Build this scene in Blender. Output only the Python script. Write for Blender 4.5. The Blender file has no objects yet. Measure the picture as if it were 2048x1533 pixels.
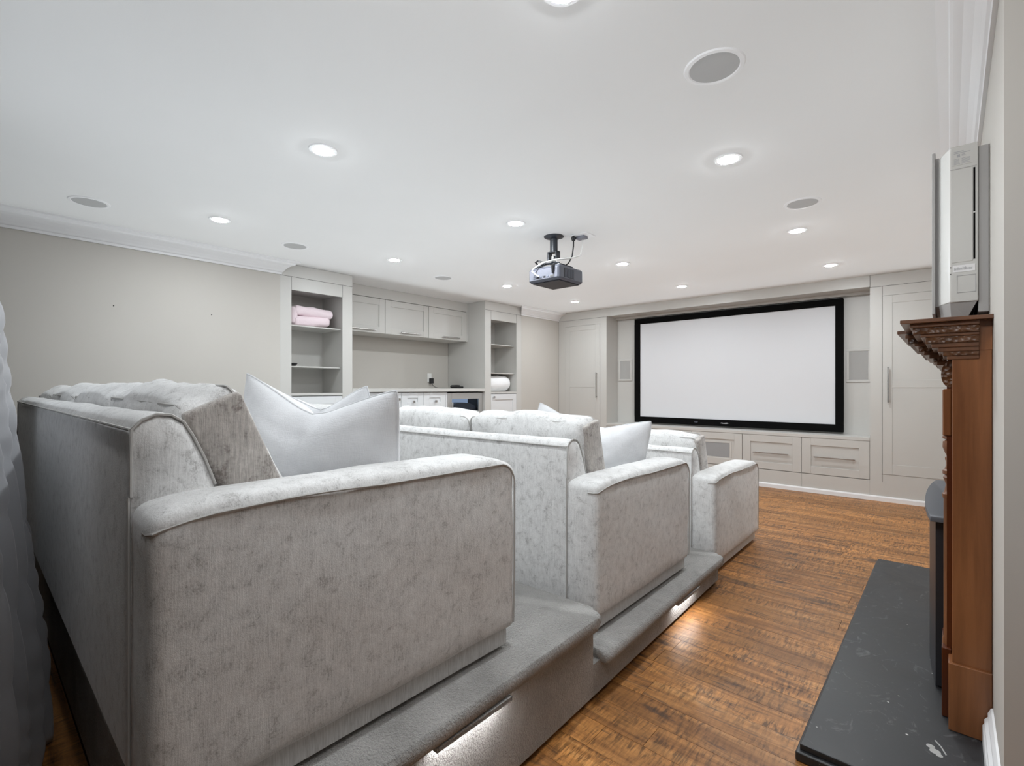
import bpy, bmesh, math, random
from mathutils import Vector, Matrix, noise, Euler

C = bpy.context.scene.collection
SC = bpy.context.scene
R = math.radians

# ------------------------------------------------------------------ camera
cam_d = bpy.data.cameras.new('camera')
cam = bpy.data.objects.new('camera', cam_d)
C.objects.link(cam)
cam.location = (0.0, 0.0, 1.168)
cam.rotation_euler = (R(90), 0, R(41.954))
cam_d.sensor_fit = 'HORIZONTAL'
cam_d.sensor_width = 36.0
cam_d.lens = 974.466 / 2048 * 36.0
cam_d.shift_y = 10.5 / 2048
cam_d.clip_start = 0.02
SC.camera = cam

# ------------------------------------------------------------------ world, view
W = bpy.data.worlds.new('world')
SC.world = W
W.use_nodes = True
W.node_tree.nodes['Background'].inputs[0].default_value = (0.8, 0.85, 0.9, 1)
W.node_tree.nodes['Background'].inputs[1].default_value = 0.05
SC.view_settings.view_transform = 'Standard'
SC.view_settings.look = 'None'
SC.view_settings.gamma = 1.0
SC.view_settings.exposure = 0.0
SC.view_settings.use_curve_mapping = False
SC.cycles.use_denoising = True
SC.cycles.max_bounces = 10
SC.cycles.diffuse_bounces = 7
SC.cycles.sample_clamp_indirect = 8.0

LAMP = 470.0          # radiance of the ceiling downlight lenses
H = 2.35             # ceiling height
# added fill, no fixture: a large area light brightening the ceiling from below
up_d = bpy.data.lights.new('ceiling_fill', 'AREA')
up_d.shape = 'RECTANGLE'
up_d.size, up_d.size_y = 4.58, 6.4
up_d.energy = 27
up_d.spread = R(120)
up_d.color = (0.90, 0.965, 1.0)
up = bpy.data.objects.new('ceiling_fill', up_d)
C.objects.link(up)
up.location = (-2.28, 3.0, 2.2)
up.rotation_euler = (R(180), 0, 0)
# added unseen fill high above the camera, brightening faces turned towards it
hl_d = bpy.data.lights.new('camera_fill', 'AREA')
hl_d.shape = 'RECTANGLE'
hl_d.size, hl_d.size_y = 1.0, 0.12
hl_d.energy = 13
hl_d.color = (0.97, 0.985, 1.0)
hl = bpy.data.objects.new('camera_fill', hl_d)
C.objects.link(hl)
hl.location = (-0.35, 0.14, 2.24)
hl.rotation_euler = (R(68), 0, 0)

# ------------------------------------------------------------------ materials
def M(name, color=(0.5, 0.5, 0.5), rough=0.6, metal=0.0, spec=0.5):
    m = bpy.data.materials.new(name)
    m.use_nodes = True
    b = m.node_tree.nodes['Principled BSDF']
    b.inputs['Base Color'].default_value = (*color, 1)
    b.inputs['Roughness'].default_value = rough
    b.inputs['Metallic'].default_value = metal
    b.inputs['Specular IOR Level'].default_value = spec
    return m

class NT:
    """small helper around a material's node tree"""
    def __init__(s, m):
        s.t = m.node_tree
        s.b = s.t.nodes['Principled BSDF']
    def n(s, kind, **kw):
        x = s.t.nodes.new(kind)
        for k, v in kw.items():
            if k in x.inputs.keys():
                x.inputs[k].default_value = v
            else:
                setattr(x, k, v)
        return x
    def l(s, a, b):
        s.t.links.new(a, b)
    def coord(s, scale=(1, 1, 1), which='Object', rot=(0, 0, 0)):
        tc = s.n('ShaderNodeTexCoord')
        mp = s.n('ShaderNodeMapping')
        mp.inputs['Scale'].default_value = scale
        mp.inputs['Rotation'].default_value = rot
        s.l(tc.outputs[which], mp.inputs['Vector'])
        return mp.outputs['Vector']
    def noise(s, vec, scale=5, detail=4, rough=0.55, dist=0.0):
        x = s.n('ShaderNodeTexNoise')
        x.inputs['Scale'].default_value = scale
        x.inputs['Detail'].default_value = detail
        x.inputs['Roughness'].default_value = rough
        x.inputs['Distortion'].default_value = dist
        s.l(vec, x.inputs['Vector'])
        return x.outputs['Fac']
    def ramp(s, fac, stops):
        x = s.n('ShaderNodeValToRGB')
        e = x.color_ramp.elements
        while len(e) < len(stops):
            e.new(0.5)
        for i, (p, c) in enumerate(stops):
            e[i].position = p
            e[i].color = (*c, 1) if len(c) == 3 else c
        s.l(fac, x.inputs['Fac'])
        return x.outputs['Color']
    def mix(s, fac, a, b, mode='MIX'):
        x = s.n('ShaderNodeMix', data_type='RGBA', blend_type=mode)
        for i, v in ((0, fac), (6, a), (7, b)):
            if hasattr(v, 'is_output') or hasattr(v, 'links'):
                s.l(v, x.inputs[i])
            elif isinstance(v, (int, float)):
                x.inputs[i].default_value = v
            else:
                x.inputs[i].default_value = (*v, 1)
        return x.outputs[2]
    def math(s, op, a, b=0.5):
        x = s.n('ShaderNodeMath', operation=op)
        for i, v in ((0, a), (1, b)):
            if isinstance(v, (int, float)):
                x.inputs[i].default_value = v
            else:
                s.l(v, x.inputs[i])
        return x.outputs[0]
    def bump(s, h, strength=0.3, dist=0.01, prev=None):
        x = s.n('ShaderNodeBump')
        x.inputs['Strength'].default_value = strength
        x.inputs['Distance'].default_value = dist
        s.l(h, x.inputs['Height'])
        if prev is not None:
            s.l(prev, x.inputs['Normal'])
        s.l(x.outputs['Normal'], s.b.inputs['Normal'])
        return x.outputs['Normal']

def paint(name, color, rough=0.5, var=0.03, spec=0.4):
    m = M(name, color, rough, 0, spec)
    t = NT(m)
    v = t.coord()
    f = t.noise(v, 1.3, 2)
    lo = tuple(c * (1 - var) for c in color)
    hi = tuple(min(1, c * (1 + var)) for c in color)
    t.l(t.ramp(f, [(0.3, lo), (0.7, hi)]), t.b.inputs['Base Color'])
    t.bump(t.noise(v, 180, 2), 0.05, 0.002)
    return m

m_ceil = paint('ceiling_paint', (0.80, 0.80, 0.80), 0.85, 0.01, 0.2)
m_wall = paint('taupe_wall_paint', (0.54, 0.515, 0.477), 0.7, 0.02, 0.3)
m_cab = paint('cabinet_paint', (0.565, 0.555, 0.53), 0.38, 0.015, 0.5)
m_lac = paint('white_base_paint', (0.70, 0.71, 0.72), 0.4, 0.015, 0.5)
m_white = paint('white_trim_paint', (0.82, 0.82, 0.83), 0.45, 0.01, 0.4)
m_gap = M('joint_shadow', (0.10, 0.095, 0.09), 0.9)
m_steel = M('brushed_steel', (0.50, 0.49, 0.475), 0.24, 1.0)
m_chrome = M('chrome', (0.75, 0.75, 0.75), 0.12, 1.0)
m_fridge = M('fridge_steel', (0.55, 0.55, 0.54), 0.42, 0.9)
m_black = M('black_plastic', (0.012, 0.012, 0.014), 0.45)
m_velvet = M('black_velvet', (0.004, 0.004, 0.004), 0.95, 0, 0.1)
m_screen = paint('screen_cloth', (0.70, 0.71, 0.735), 0.9, 0.008, 0.1)
m_badge = M('silver_badge', (0.55, 0.55, 0.56), 0.35, 0.8)
m_grille = M('grille_cloth', (0.40, 0.395, 0.385), 0.9, 0, 0.2)
m_grille_d = M('grille_cloth_lower', (0.33, 0.335, 0.34), 0.9, 0, 0.2)
m_spk = M('ceiling_grille', (0.47, 0.47, 0.47), 0.9, 0, 0.2)
m_outlet = M('outlet_plastic', (0.82, 0.82, 0.80), 0.4)
m_proj = M('projector_grey', (0.085, 0.09, 0.115), 0.42)
m_projd = M('projector_dark', (0.02, 0.021, 0.028), 0.5)
m_projb = M('projector_back', (0.21, 0.215, 0.255), 0.38, 0.25)
m_mount = M('mount_black', (0.02, 0.024, 0.032), 0.4)
m_cable_w = M('white_cable', (0.8, 0.8, 0.78), 0.5)
m_conn = M('connector_blue', (0.25, 0.27, 0.34), 0.35, 0.6)
m_ac = paint('air_conditioner_plastic', (0.50, 0.49, 0.465), 0.4, 0.01, 0.5)
m_ac_lit = paint('air_conditioner_lit', (0.70, 0.695, 0.67), 0.35, 0.01, 0.5)
m_acd = M('air_conditioner_grey', (0.36, 0.35, 0.34), 0.45)
m_sticker = M('sticker_paper', (0.72, 0.71, 0.71), 0.5)
m_print = M('sticker_print', (0.34, 0.34, 0.35), 0.6)
m_stove = M('black_enamel', (0.022, 0.023, 0.027), 0.38)
m_stovetop = M('black_enamel_top', (0.10, 0.105, 0.118), 0.55)

def glow(name, color, strength):
    m = M(name, color, 0.5)
    b = m.node_tree.nodes['Principled BSDF']
    b.inputs['Emission Color'].default_value = (*color, 1)
    b.inputs['Emission Strength'].default_value = strength
    return m
m_lens = glow('lamp_lens', (0.91, 0.965, 1.0), LAMP)
m_step = glow('step_light_lens', (1.0, 1.0, 1.0), 42.0)

def fabric(name, lo, hi, weave=420, patch=7.0, bump=0.22, sheen=0.5, streak=(1, 1, 1)):
    m = M(name, hi, 0.85, 0, 0.15)
    t = NT(m)
    v = t.coord()
    vs = t.coord(streak)
    big = t.noise(vs, patch, 6, 0.68, 0.6)
    fine = t.noise(vs, patch * 9, 4, 0.7)
    mixf = t.math('ADD', t.math('MULTIPLY', big, 0.68), t.math('MULTIPLY', fine, 0.40))
    mid = tuple(l * 0.35 + h * 0.65 for l, h in zip(lo, hi))
    col = t.ramp(mixf, [(0.40, lo), (0.50, mid), (0.66, hi)])
    wv = t.coord((weave, weave, weave * 0.06))
    w1 = t.noise(wv, 1.0, 2, 0.6)
    col2 = t.mix(0.45, col, t.ramp(w1, [(0.3, (0.25, 0.25, 0.25)), (0.7, (0.75, 0.75, 0.75))]), 'OVERLAY')
    t.l(col2, t.b.inputs['Base Color'])
    n1 = t.bump(w1, bump, 0.0015)
    t.bump(fine, 0.25, 0.004, n1)
    t.b.inputs['Sheen Weight'].default_value = sheen
    t.b.inputs['Sheen Roughness'].default_value = 0.4
    return m

m_sofa = fabric('grey_chenille', (0.45, 0.445, 0.438), (0.77, 0.77, 0.765), patch=26.0, streak=(1, 1, 1.0))
m_sofa_d = fabric('grey_chenille_boxing', (0.22, 0.195, 0.18), (0.52, 0.49, 0.46), patch=11.0)
m_welt = M('grey_welt', (0.46, 0.45, 0.435), 0.85)
m_skirt = fabric('grey_skirt_fabric', (0.52, 0.51, 0.50), (0.62, 0.61, 0.595), patch=5)
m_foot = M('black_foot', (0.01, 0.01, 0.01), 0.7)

def pillow_mat():
    m = M('white_linen', (0.74, 0.75, 0.77), 0.9, 0, 0.15)
    t = NT(m)
    v = t.coord()
    a_ = t.noise(t.coord((420, 420, 60)), 1.0, 2)
    c_ = t.noise(t.coord((60, 60, 420)), 1.0, 2)
    t.bump(t.math('ADD', a_, c_), 0.45, 0.002)
    f = t.noise(v, 9, 3)
    t.l(t.ramp(f, [(0.3, (0.68, 0.69, 0.71)), (0.7, (0.78, 0.79, 0.81))]), t.b.inputs['Base Color'])
    t.b.inputs['Sheen Weight'].default_value = 0.2
    return m
m_pillow = pillow_mat()

def soft(name, c, sc=14):
    m = M(name, c, 0.95, 0, 0.1)
    t = NT(m)
    v = t.coord()
    t.bump(t.noise(v, sc * 10, 3), 0.5, 0.004)
    t.b.inputs['Sheen Weight'].default_value = 0.4
    return m
m_pink = soft('pink_fleece', (0.83, 0.70, 0.745))
m_duvet = soft('white_duvet', (0.88, 0.88, 0.89))

def carpet_mat():
    m = M('grey_carpet', (0.3, 0.29, 0.275), 0.95, 0, 0.1)
    t = NT(m)
    v = t.coord()
    f = t.noise(v, 260, 3, 0.7)
    g = t.noise(v, 3.5, 4, 0.6, 0.8)
    c = t.ramp(g, [(0.35, (0.31, 0.30, 0.285)), (0.65, (0.44, 0.428, 0.41))])
    c2 = t.mix(0.35, c, t.ramp(f, [(0.3, (0.2, 0.2, 0.2)), (0.7, (0.8, 0.8, 0.8))]), 'OVERLAY')
    t.l(c2, t.b.inputs['Base Color'])
    n1 = t.bump(t.noise(v, 120, 2, 0.6), 0.9, 0.008)
    t.bump(f, 0.8, 0.005, n1)
    t.b.inputs['Sheen Weight'].default_value = 0.3
    return m
m_carpet = carpet_mat()

def plank_mat():
    m = M('rustic_plank', (0.3, 0.15, 0.07), 0.33, 0, 0.5)
    t = NT(m)
    oi = t.n('ShaderNodeObjectInfo')
    tc = t.n('ShaderNodeTexCoord')
    off = t.n('ShaderNodeVectorMath', operation='SCALE')
    cb = t.n('ShaderNodeCombineXYZ')
    t.l(oi.outputs['Random'], cb.inputs[0]); t.l(oi.outputs['Random'], cb.inputs[1]); t.l(oi.outputs['Random'], cb.inputs[2])
    t.l(cb.outputs[0], off.inputs[0]); off.inputs['Scale'].default_value = 37.0
    add = t.n('ShaderNodeVectorMath', operation='ADD')
    t.l(tc.outputs['Object'], add.inputs[0]); t.l(off.outputs[0], add.inputs[1])
    def mp(sc):
        x = t.n('ShaderNodeMapping'); x.inputs['Scale'].default_value = sc
        t.l(add.outputs[0], x.inputs['Vector']); return x.outputs['Vector']
    grain = t.noise(mp((1.6, 19, 1)), 1.0, 7, 0.66, 0.9)     # streaks along the plank
    broad = t.noise(mp((1.3, 6, 1)), 1.0, 3, 0.5, 0.4)
    saw = t.noise(mp((85, 13, 1)), 1.0, 3, 0.7, 0.3)        # short saw marks across it
    where = t.noise(mp((3.0, 7, 1)), 1.0, 3, 0.6, 0.5)       # where the saw marks show
    knots = t.noise(mp((2.3, 13, 1)), 1.0, 6, 0.70, 1.3)
    base = t.ramp(grain, [(0.30, (0.085, 0.038, 0.017)), (0.43, (0.20, 0.092, 0.038)),
                          (0.57, (0.33, 0.165, 0.070)), (0.74, (0.46, 0.26, 0.125))])
    warm = t.mix(t.math('MULTIPLY', broad, 0.5), base, (0.34, 0.175, 0.080))
    dark = t.ramp(knots, [(0.54, (0, 0, 0)), (0.64, (1, 1, 1))])
    c1 = t.mix(t.math('MULTIPLY', dark, 0.80), warm, (0.055, 0.032, 0.022))
    sawm = t.ramp(saw, [(0.38, (0.17, 0.17, 0.17)), (0.50, (0.50, 0.50, 0.50)), (0.64, (0.72, 0.72, 0.72))])
    sawf = t.ramp(where, [(0.40, (0.25, 0.25, 0.25)), (0.62, (0.95, 0.95, 0.95))])
    c2 = t.mix(sawf, c1, sawm, 'OVERLAY')
    # strip to strip tone
    br = t.n('ShaderNodeHueSaturation')
    val = t.math('ADD', t.math('MULTIPLY', oi.outputs['Random'], 0.55), 0.92)
    br.inputs['Saturation'].default_value = 1.12
    t.l(val, br.inputs['Value']); t.l(c2, br.inputs['Color'])
    t.l(br.outputs[0], t.b.inputs['Base Color'])
    rr = t.ramp(grain, [(0.3, (0.52, 0.52, 0.52)), (0.7, (0.38, 0.38, 0.38))])
    t.l(rr, t.b.inputs['Roughness'])
    n1 = t.bump(saw, 0.12, 0.0015)
    t.bump(grain, 0.15, 0.002, n1)
    return m
m_plank = plank_mat()

def mahogany(name, lo, hi, vertical=True, rough=0.28):
    m = M(name, hi, rough, 0, 0.5)
    t = NT(m)
    v = t.coord((26, 26, 1.6) if vertical else (26, 1.6, 26))
    g = t.noise(v, 1.0, 5, 0.6, 0.4)
    v2 = t.coord((3, 3, 1))
    g2 = t.noise(v2, 1.5, 2)
    f = t.math('ADD', t.math('MULTIPLY', g, 0.7), t.math('MULTIPLY', g2, 0.3))
    t.l(t.ramp(f, [(0.32, lo), (0.68, hi)]), t.b.inputs['Base Color'])
    t.bump(g, 0.08, 0.001)
    return m
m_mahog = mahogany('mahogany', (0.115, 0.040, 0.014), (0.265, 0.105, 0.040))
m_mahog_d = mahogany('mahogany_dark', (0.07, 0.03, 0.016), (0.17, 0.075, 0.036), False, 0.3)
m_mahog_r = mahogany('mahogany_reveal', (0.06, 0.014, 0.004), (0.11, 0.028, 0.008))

def carved():
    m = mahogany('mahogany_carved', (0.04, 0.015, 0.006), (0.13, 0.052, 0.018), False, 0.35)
    t = NT(m)
    v = t.coord()
    vo = t.n('ShaderNodeTexVoronoi')
    vo.inputs['Scale'].default_value = 70
    t.l(v, vo.inputs['Vector'])
    t.bump(vo.outputs['Distance'], 0.9, 0.006)
    return m
m_carved = carved()

def slate():
    m = M('black_slate', (0.022, 0.023, 0.026), 0.42, 0, 0.5)
    t = NT(m)
    v = t.coord()
    f = t.noise(v, 3.5, 6, 0.65, 0.6)
    base = t.ramp(f, [(0.35, (0.014, 0.0145, 0.016)), (0.65, (0.032, 0.033, 0.036))])
    sm = t.noise(t.coord((14, 9, 1)), 1.0, 5, 0.7, 1.8)
    scuff = t.ramp(sm, [(0.58, (0, 0, 0)), (0.76, (1, 1, 1))])
    c = t.mix(t.math('MULTIPLY', scuff, 0.5), base, (0.22, 0.22, 0.23))
    vo = t.n('ShaderNodeTexVoronoi')
    vo.inputs['Scale'].default_value = 16
    vo.inputs['Randomness'].default_value = 1
    t.l(t.coord(), vo.inputs['Vector'])
    dots = t.ramp(vo.outputs['Distance'], [(0.05, (1, 1, 1)), (0.08, (0, 0, 0))])
    keep = t.ramp(t.noise(t.coord(), 5, 2), [(0.48, (0, 0, 0)), (0.54, (1, 1, 1))])
    fac = t.mix(1.0, dots, keep, 'MULTIPLY')
    c2 = t.mix(fac, c, (0.55, 0.54, 0.52))
    t.l(c2, t.b.inputs['Base Color'])
    t.l(t.ramp(f, [(0.3, (0.36, 0.36, 0.36)), (0.7, (0.52, 0.52, 0.52))]), t.b.inputs['Roughness'])
    t.bump(f, 0.15, 0.004)
    return m
m_slate = slate()

def satin():
    m = M('grey_satin', (0.38, 0.385, 0.405), 0.36, 0, 0.6)
    t = NT(m)
    v = t.coord((1, 1, 0.05))
    t.bump(t.noise(v, 160, 2), 0.08, 0.001)
    t.b.inputs['Sheen Weight'].default_value = 0.3
    return m
m_satin = satin()

def glassy():
    m = M('fridge_glass', (0.9, 0.93, 0.96), 0.03)
    b = m.node_tree.nodes['Principled BSDF']
    b.inputs['Transmission Weight'].default_value = 1.0
    b.inputs['IOR'].default_value = 1.1
    return m
m_glass = glassy()
m_fridge_in = glow('fridge_lit_liner', (0.36, 0.47, 0.66), 0.55)
m_fridge_dk = M('fridge_shelf_front', (0.035, 0.045, 0.07), 0.35)

# ------------------------------------------------------------------ builders
ORIG = {}

def label(o, text=None, cat=None, group=None, kind=None):
    if text: o['label'] = text
    if cat: o['category'] = cat
    if group: o['group'] = group
    if kind: o['kind'] = kind
    return o

def root(name, loc, text, cat, group=None, rz=0.0):
    o = bpy.data.objects.new(name, None)
    o.empty_display_size = 0.05
    C.objects.link(o)
    o.location = loc
    o.rotation_euler = (0, 0, rz)
    ORIG[o] = Vector(loc)
    return label(o, text, cat, group)

class B:
    """collects geometry; link() makes ONE mesh object of it"""
    def __init__(s):
        s.bm = bmesh.new()
    def add(s, verts, faces):
        vs = [s.bm.verts.new(v) for v in verts]
        for f in faces:
            try:
                s.bm.faces.new([vs[i] for i in f])
            except ValueError:
                pass
        return vs
    def box(s, x0, x1, y0, y1, z0, z1, bev=0.0, seg=2):
        x0, x1 = min(x0, x1), max(x0, x1); y0, y1 = min(y0, y1), max(y0, y1); z0, z1 = min(z0, z1), max(z0, z1)
        vs = s.add([(x, y, z) for x in (x0, x1) for y in (y0, y1) for z in (z0, z1)],
                   [(0, 1, 3, 2), (4, 6, 7, 5), (0, 4, 5, 1), (2, 3, 7, 6), (0, 2, 6, 4), (1, 5, 7, 3)])
        if bev > 0:
            es = set(e for v in vs for e in v.link_edges)
            bmesh.ops.bevel(s.bm, geom=list(es), offset=bev, segments=seg, affect='EDGES', profile=0.5)
        return s
    def prism(s, poly, z0, z1, axis='z', bev=0.0, seg=2):
        """polygon (2D) extruded along an axis; axis z: (x,y); axis y: (x,z); axis x: (y,z)"""
        def P(a, b, c):
            return {'z': (a, b, c), 'y': (a, c, b), 'x': (c, a, b)}[axis]
        n = len(poly)
        vs = s.add([P(a, b, z0) for a, b in poly] + [P(a, b, z1) for a, b in poly],
                   [tuple(range(n)), tuple(range(n, 2 * n))] + [(i, (i + 1) % n, n + (i + 1) % n, n + i) for i in range(n)])
        if bev > 0:
            es = set(e for v in vs for e in v.link_edges)
            bmesh.ops.bevel(s.bm, geom=list(es), offset=bev, segments=seg, affect='EDGES', profile=0.5)
        return s
    def lathe(s, prof, cx, cy, cz=0.0, n=32, cap=True):
        """profile [(r, z)] about a vertical axis"""
        rows = []
        for r, z in prof:
            rows.append([s.bm.verts.new((cx + r * math.cos(2 * math.pi * i / n), cy + r * math.sin(2 * math.pi * i / n), cz + z)) for i in range(n)])
        for a, b in zip(rows, rows[1:]):
            for i in range(n):
                s.bm.faces.new((a[i], a[(i + 1) % n], b[(i + 1) % n], b[i]))
        if cap:
            s.bm.faces.new(rows[0]); s.bm.faces.new(rows[-1])
        return s
    def tube(s, pts, r, n=8, closed=False):
        pts = [Vector(p) for p in pts]
        N = len(pts)
        rows = []
        up = None
        for i, p in enumerate(pts):
            a = pts[(i - 1) % N] if (closed or i > 0) else p
            b = pts[(i + 1) % N] if (closed or i < N - 1) else p
            d = (b - a).normalized()
            if up is None:
                up = Vector((0, 0, 1)) if abs(d.z) < 0.9 else Vector((1, 0, 0))
            side = d.cross(up).normalized()
            up = side.cross(d).normalized()
            rr = r[i] if isinstance(r, (list, tuple)) else r
            rows.append([s.bm.verts.new(p + (side * math.cos(2 * math.pi * k / n) + up * math.sin(2 * math.pi * k / n)) * rr) for k in range(n)])
        m = N if closed else N - 1
        for i in range(m):
            a, b = rows[i], rows[(i + 1) % N]
            for k in range(n):
                s.bm.faces.new((a[k], a[(k + 1) % n], b[(k + 1) % n], b[k]))
        if not closed:
            s.bm.faces.new(rows[0]); s.bm.faces.new(rows[-1])
        return s
    def xform(s, mat):
        bmesh.ops.transform(s.bm, matrix=mat, verts=s.bm.verts)
        return s
    def link(s, name, mat, parent=None, smooth=False, local=False, angle=35):
        bmesh.ops.recalc_face_normals(s.bm, faces=s.bm.faces)
        me = bpy.data.meshes.new(name)
        off = Vector((0, 0, 0))
        if parent is not None:
            off = ORIG.get(parent, off)
        if not local and off.length > 0:
            bmesh.ops.translate(s.bm, verts=s.bm.verts, vec=-off)
        s.bm.to_mesh(me)
        s.bm.free()
        me.materials.append(mat)
        if smooth:
            for p in me.polygons:
                p.use_smooth = True
            if angle < 180:
                me.set_sharp_from_angle(angle=R(angle))
        o = bpy.data.objects.new(name, me)
        C.objects.link(o)
        if parent is not None:
            o.parent = parent
            ORIG[o] = off
        else:
            ORIG[o] = Vector((0, 0, 0))
        return o

def one(name, shape, mat, text, cat, group=None, smooth=False):
    """a thing that is one mesh; its origin is put at the middle of its base"""
    cs = [v.co for v in shape.bm.verts]
    lo = Vector((min(c.x for c in cs), min(c.y for c in cs), min(c.z for c in cs)))
    hi = Vector((max(c.x for c in cs), max(c.y for c in cs), max(c.z for c in cs)))
    p = Vector(((lo.x + hi.x) / 2, (lo.y + hi.y) / 2, lo.z))
    bmesh.ops.translate(shape.bm, verts=shape.bm.verts, vec=-p)
    o = shape.link(name, mat, None, smooth)
    o.location = p
    ORIG[o] = p
    return label(o, text, cat, group)

def struct(name, shape, mat, smooth=False):
    o = shape.link(name, mat, None, smooth)
    o['kind'] = 'structure'
    return o

def copy_tree(o, parent=None):
    c = o.copy()
    C.objects.link(c)
    if parent is not None:
        c.parent = parent
    for ch in [x for x in o.children]:
        copy_tree(ch, c)
    return c

def rbox(sx, sy, sz, r, seg=4, div=(8, 8, 8), bulge=(0, 0, 0), amp=0.0, freq=6.0, seed=0.0):
    """rounded, slightly stuffed box centred on the origin -> (verts, faces)"""
    h = (sx / 2, sy / 2, sz / 2)
    r = min(r, min(h) * 0.98)
    def ticks(hh, d):
        a = [-hh + r * (1 - math.cos(math.pi / 2 * k / seg)) for k in range(seg)]
        inner = [-(hh - r) + 2 * (hh - r) * k / d for k in range(d + 1)]
        return a + inner + [-t for t in reversed(a)]
    T = [ticks(h[i], div[i]) for i in range(3)]
    idx, verts, faces = {}, [], []
    def vid(p):
        k = (round(p[0], 5), round(p[1], 5), round(p[2], 5))
        if k in idx:
            return idx[k]
        q = Vector([max(-(h[i] - r), min(h[i] - r, p[i])) for i in range(3)])
        d = Vector(p) - q
        nrm = Vector([0, 0, 0])
        for i in range(3):
            if abs(abs(p[i]) - h[i]) < 1e-6:
                nrm[i] = math.copysign(1, p[i])
        if d.length > 1e-9:
            nn = d.normalized()
            v = q + nn * r
        else:
            nn = nrm.normalized(); v = Vector(p)
        for i in range(3):
            a, b = (i + 1) % 3, (i + 2) % 3
            w = max(0, 1 - (v[a] / h[a]) ** 2) * max(0, 1 - (v[b] / h[b]) ** 2)
            v[i] += math.copysign(1, v[i]) * bulge[i] * w * (abs(v[i]) / h[i])
        if amp:
            v += nn * amp * noise.fractal(v * freq + Vector((seed, seed * 1.7, seed * 0.3)), 1.0, 2.0, 4)
        idx[k] = len(verts)
        verts.append(v)
        return idx[k]
    for ax in range(3):
        a, b = (ax + 1) % 3, (ax + 2) % 3
        for sgn in (-1, 1):
            for i in range(len(T[a]) - 1):
                for j in range(len(T[b]) - 1):
                    q = []
                    for (u, w) in ((T[a][i], T[b][j]), (T[a][i + 1], T[b][j]), (T[a][i + 1], T[b][j + 1]), (T[a][i], T[b][j + 1])):
                        p = [0, 0, 0]; p[ax] = sgn * h[ax]; p[a] = u; p[b] = w
                        q.append(vid(p))
                    faces.append(q if sgn > 0 else q[::-1])
    return verts, faces

def rrect(hx, hz, r, n=6):
    """closed rounded rectangle in (a, b)"""
    pts = []
    for cx, cz, a0 in ((hx - r, hz - r, 0), (-hx + r, hz - r, 90), (-hx + r, -hz + r, 180), (hx - r, -hz + r, 270)):
        for k in range(n + 1):
            a = R(a0 + 90 * k / n)
            pts.append((cx + r * math.cos(a), cz + r * math.sin(a)))
    return pts

# mapping helpers: (u, v, w) -> world, u along the wall, v up, w out of the wall
FY = 6.30
LX = -4.66
def far(w0=FY):
    return lambda u0, u1, v0, v1, wa, wb: (u0, u1, w0 - wb, w0 - wa, v0, v1)
def left(w0=LX):
    return lambda u0, u1, v0, v1, wa, wb: (w0 + wa, w0 + wb, u0, u1, v0, v1)

def shaker(parent, mp, u0, u1, v0, v1, t=0.02, stile=0.075, rail=0.075, mid=None, mat=m_cab, name='door', panel='door_panel', ftop=None):
    """a frame-and-panel front: joined stiles and rails, the recessed panel a sub-part"""
    g = 0.0025
    u0 += g; u1 -= g; v0 += g; v1 -= g
    b = B()
    b.box(*mp(u0, u0 + stile, v0, v1, 0, t), bev=0.0015, seg=1)
    b.box(*mp(u1 - stile, u1, v0, v1, 0, t), bev=0.0015, seg=1)
    ft = ftop or rail
    b.box(*mp(u0 + stile, u1 - stile, v0, v0 + rail, 0, t), bev=0.0015, seg=1)
    b.box(*mp(u0 + stile, u1 - stile, v1 - ft, v1, 0, t), bev=0.0015, seg=1)
    if mid:
        b.box(*mp(u0 + stile, u1 - stile, mid[0], mid[1], 0, t), bev=0.0015, seg=1)
    d = b.link(name, mat, parent)
    spans = [(v0 + rail, v1 - ft)] if not mid else [(v0 + rail, mid[0]), (mid[1], v1 - ft)]
    for a, c in spans:
        B().box(*mp(u0 + stile, u1 - stile, a, c, 0, t - 0.011)).link(panel, mat, d)
    return d

def bar_handle(parent, mp, u0, u1, v, w, vertical=False, r=0.006, stand=0.03):
    b = B()
    a0, a1, b0, b1, c0, c1 = mp(0, 0, 0, 0, 0, 0)
    if not vertical:
        b.box(*mp(u0, u1, v - r, v + r, w + stand - r, w + stand + r), bev=0.002, seg=1)
        for u in (u0 + 0.02, u1 - 0.02):
            b.box(*mp(u - 0.005, u + 0.005, v - 0.005, v + 0.005, w - 0.003, w + stand))
    else:
        b.box(*mp(v - r, v + r, u0, u1, w + stand - r, w + stand + r), bev=0.002, seg=1)
        for u in (u0 + 0.02, u1 - 0.02):
            b.box(*mp(v - 0.005, v + 0.005, u - 0.005, u + 0.005, w - 0.003, w + stand))
    o = b.link('handle', m_steel, parent)
    o['label'] = 'brushed steel bar handle'
    return o

def knob(parent, mp, u, v, w):
    b = B()
    b.box(*mp(u - 0.005, u + 0.005, v - 0.005, v + 0.005, w - 0.003, w + 0.012))
    b.box(*mp(u - 0.014, u + 0.014, v - 0.014, v + 0.014, w + 0.010, w + 0.024), bev=0.003, seg=2)
    o = b.link('knob', m_steel, parent)
    o['label'] = 'square steel knob'
    return o

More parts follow.
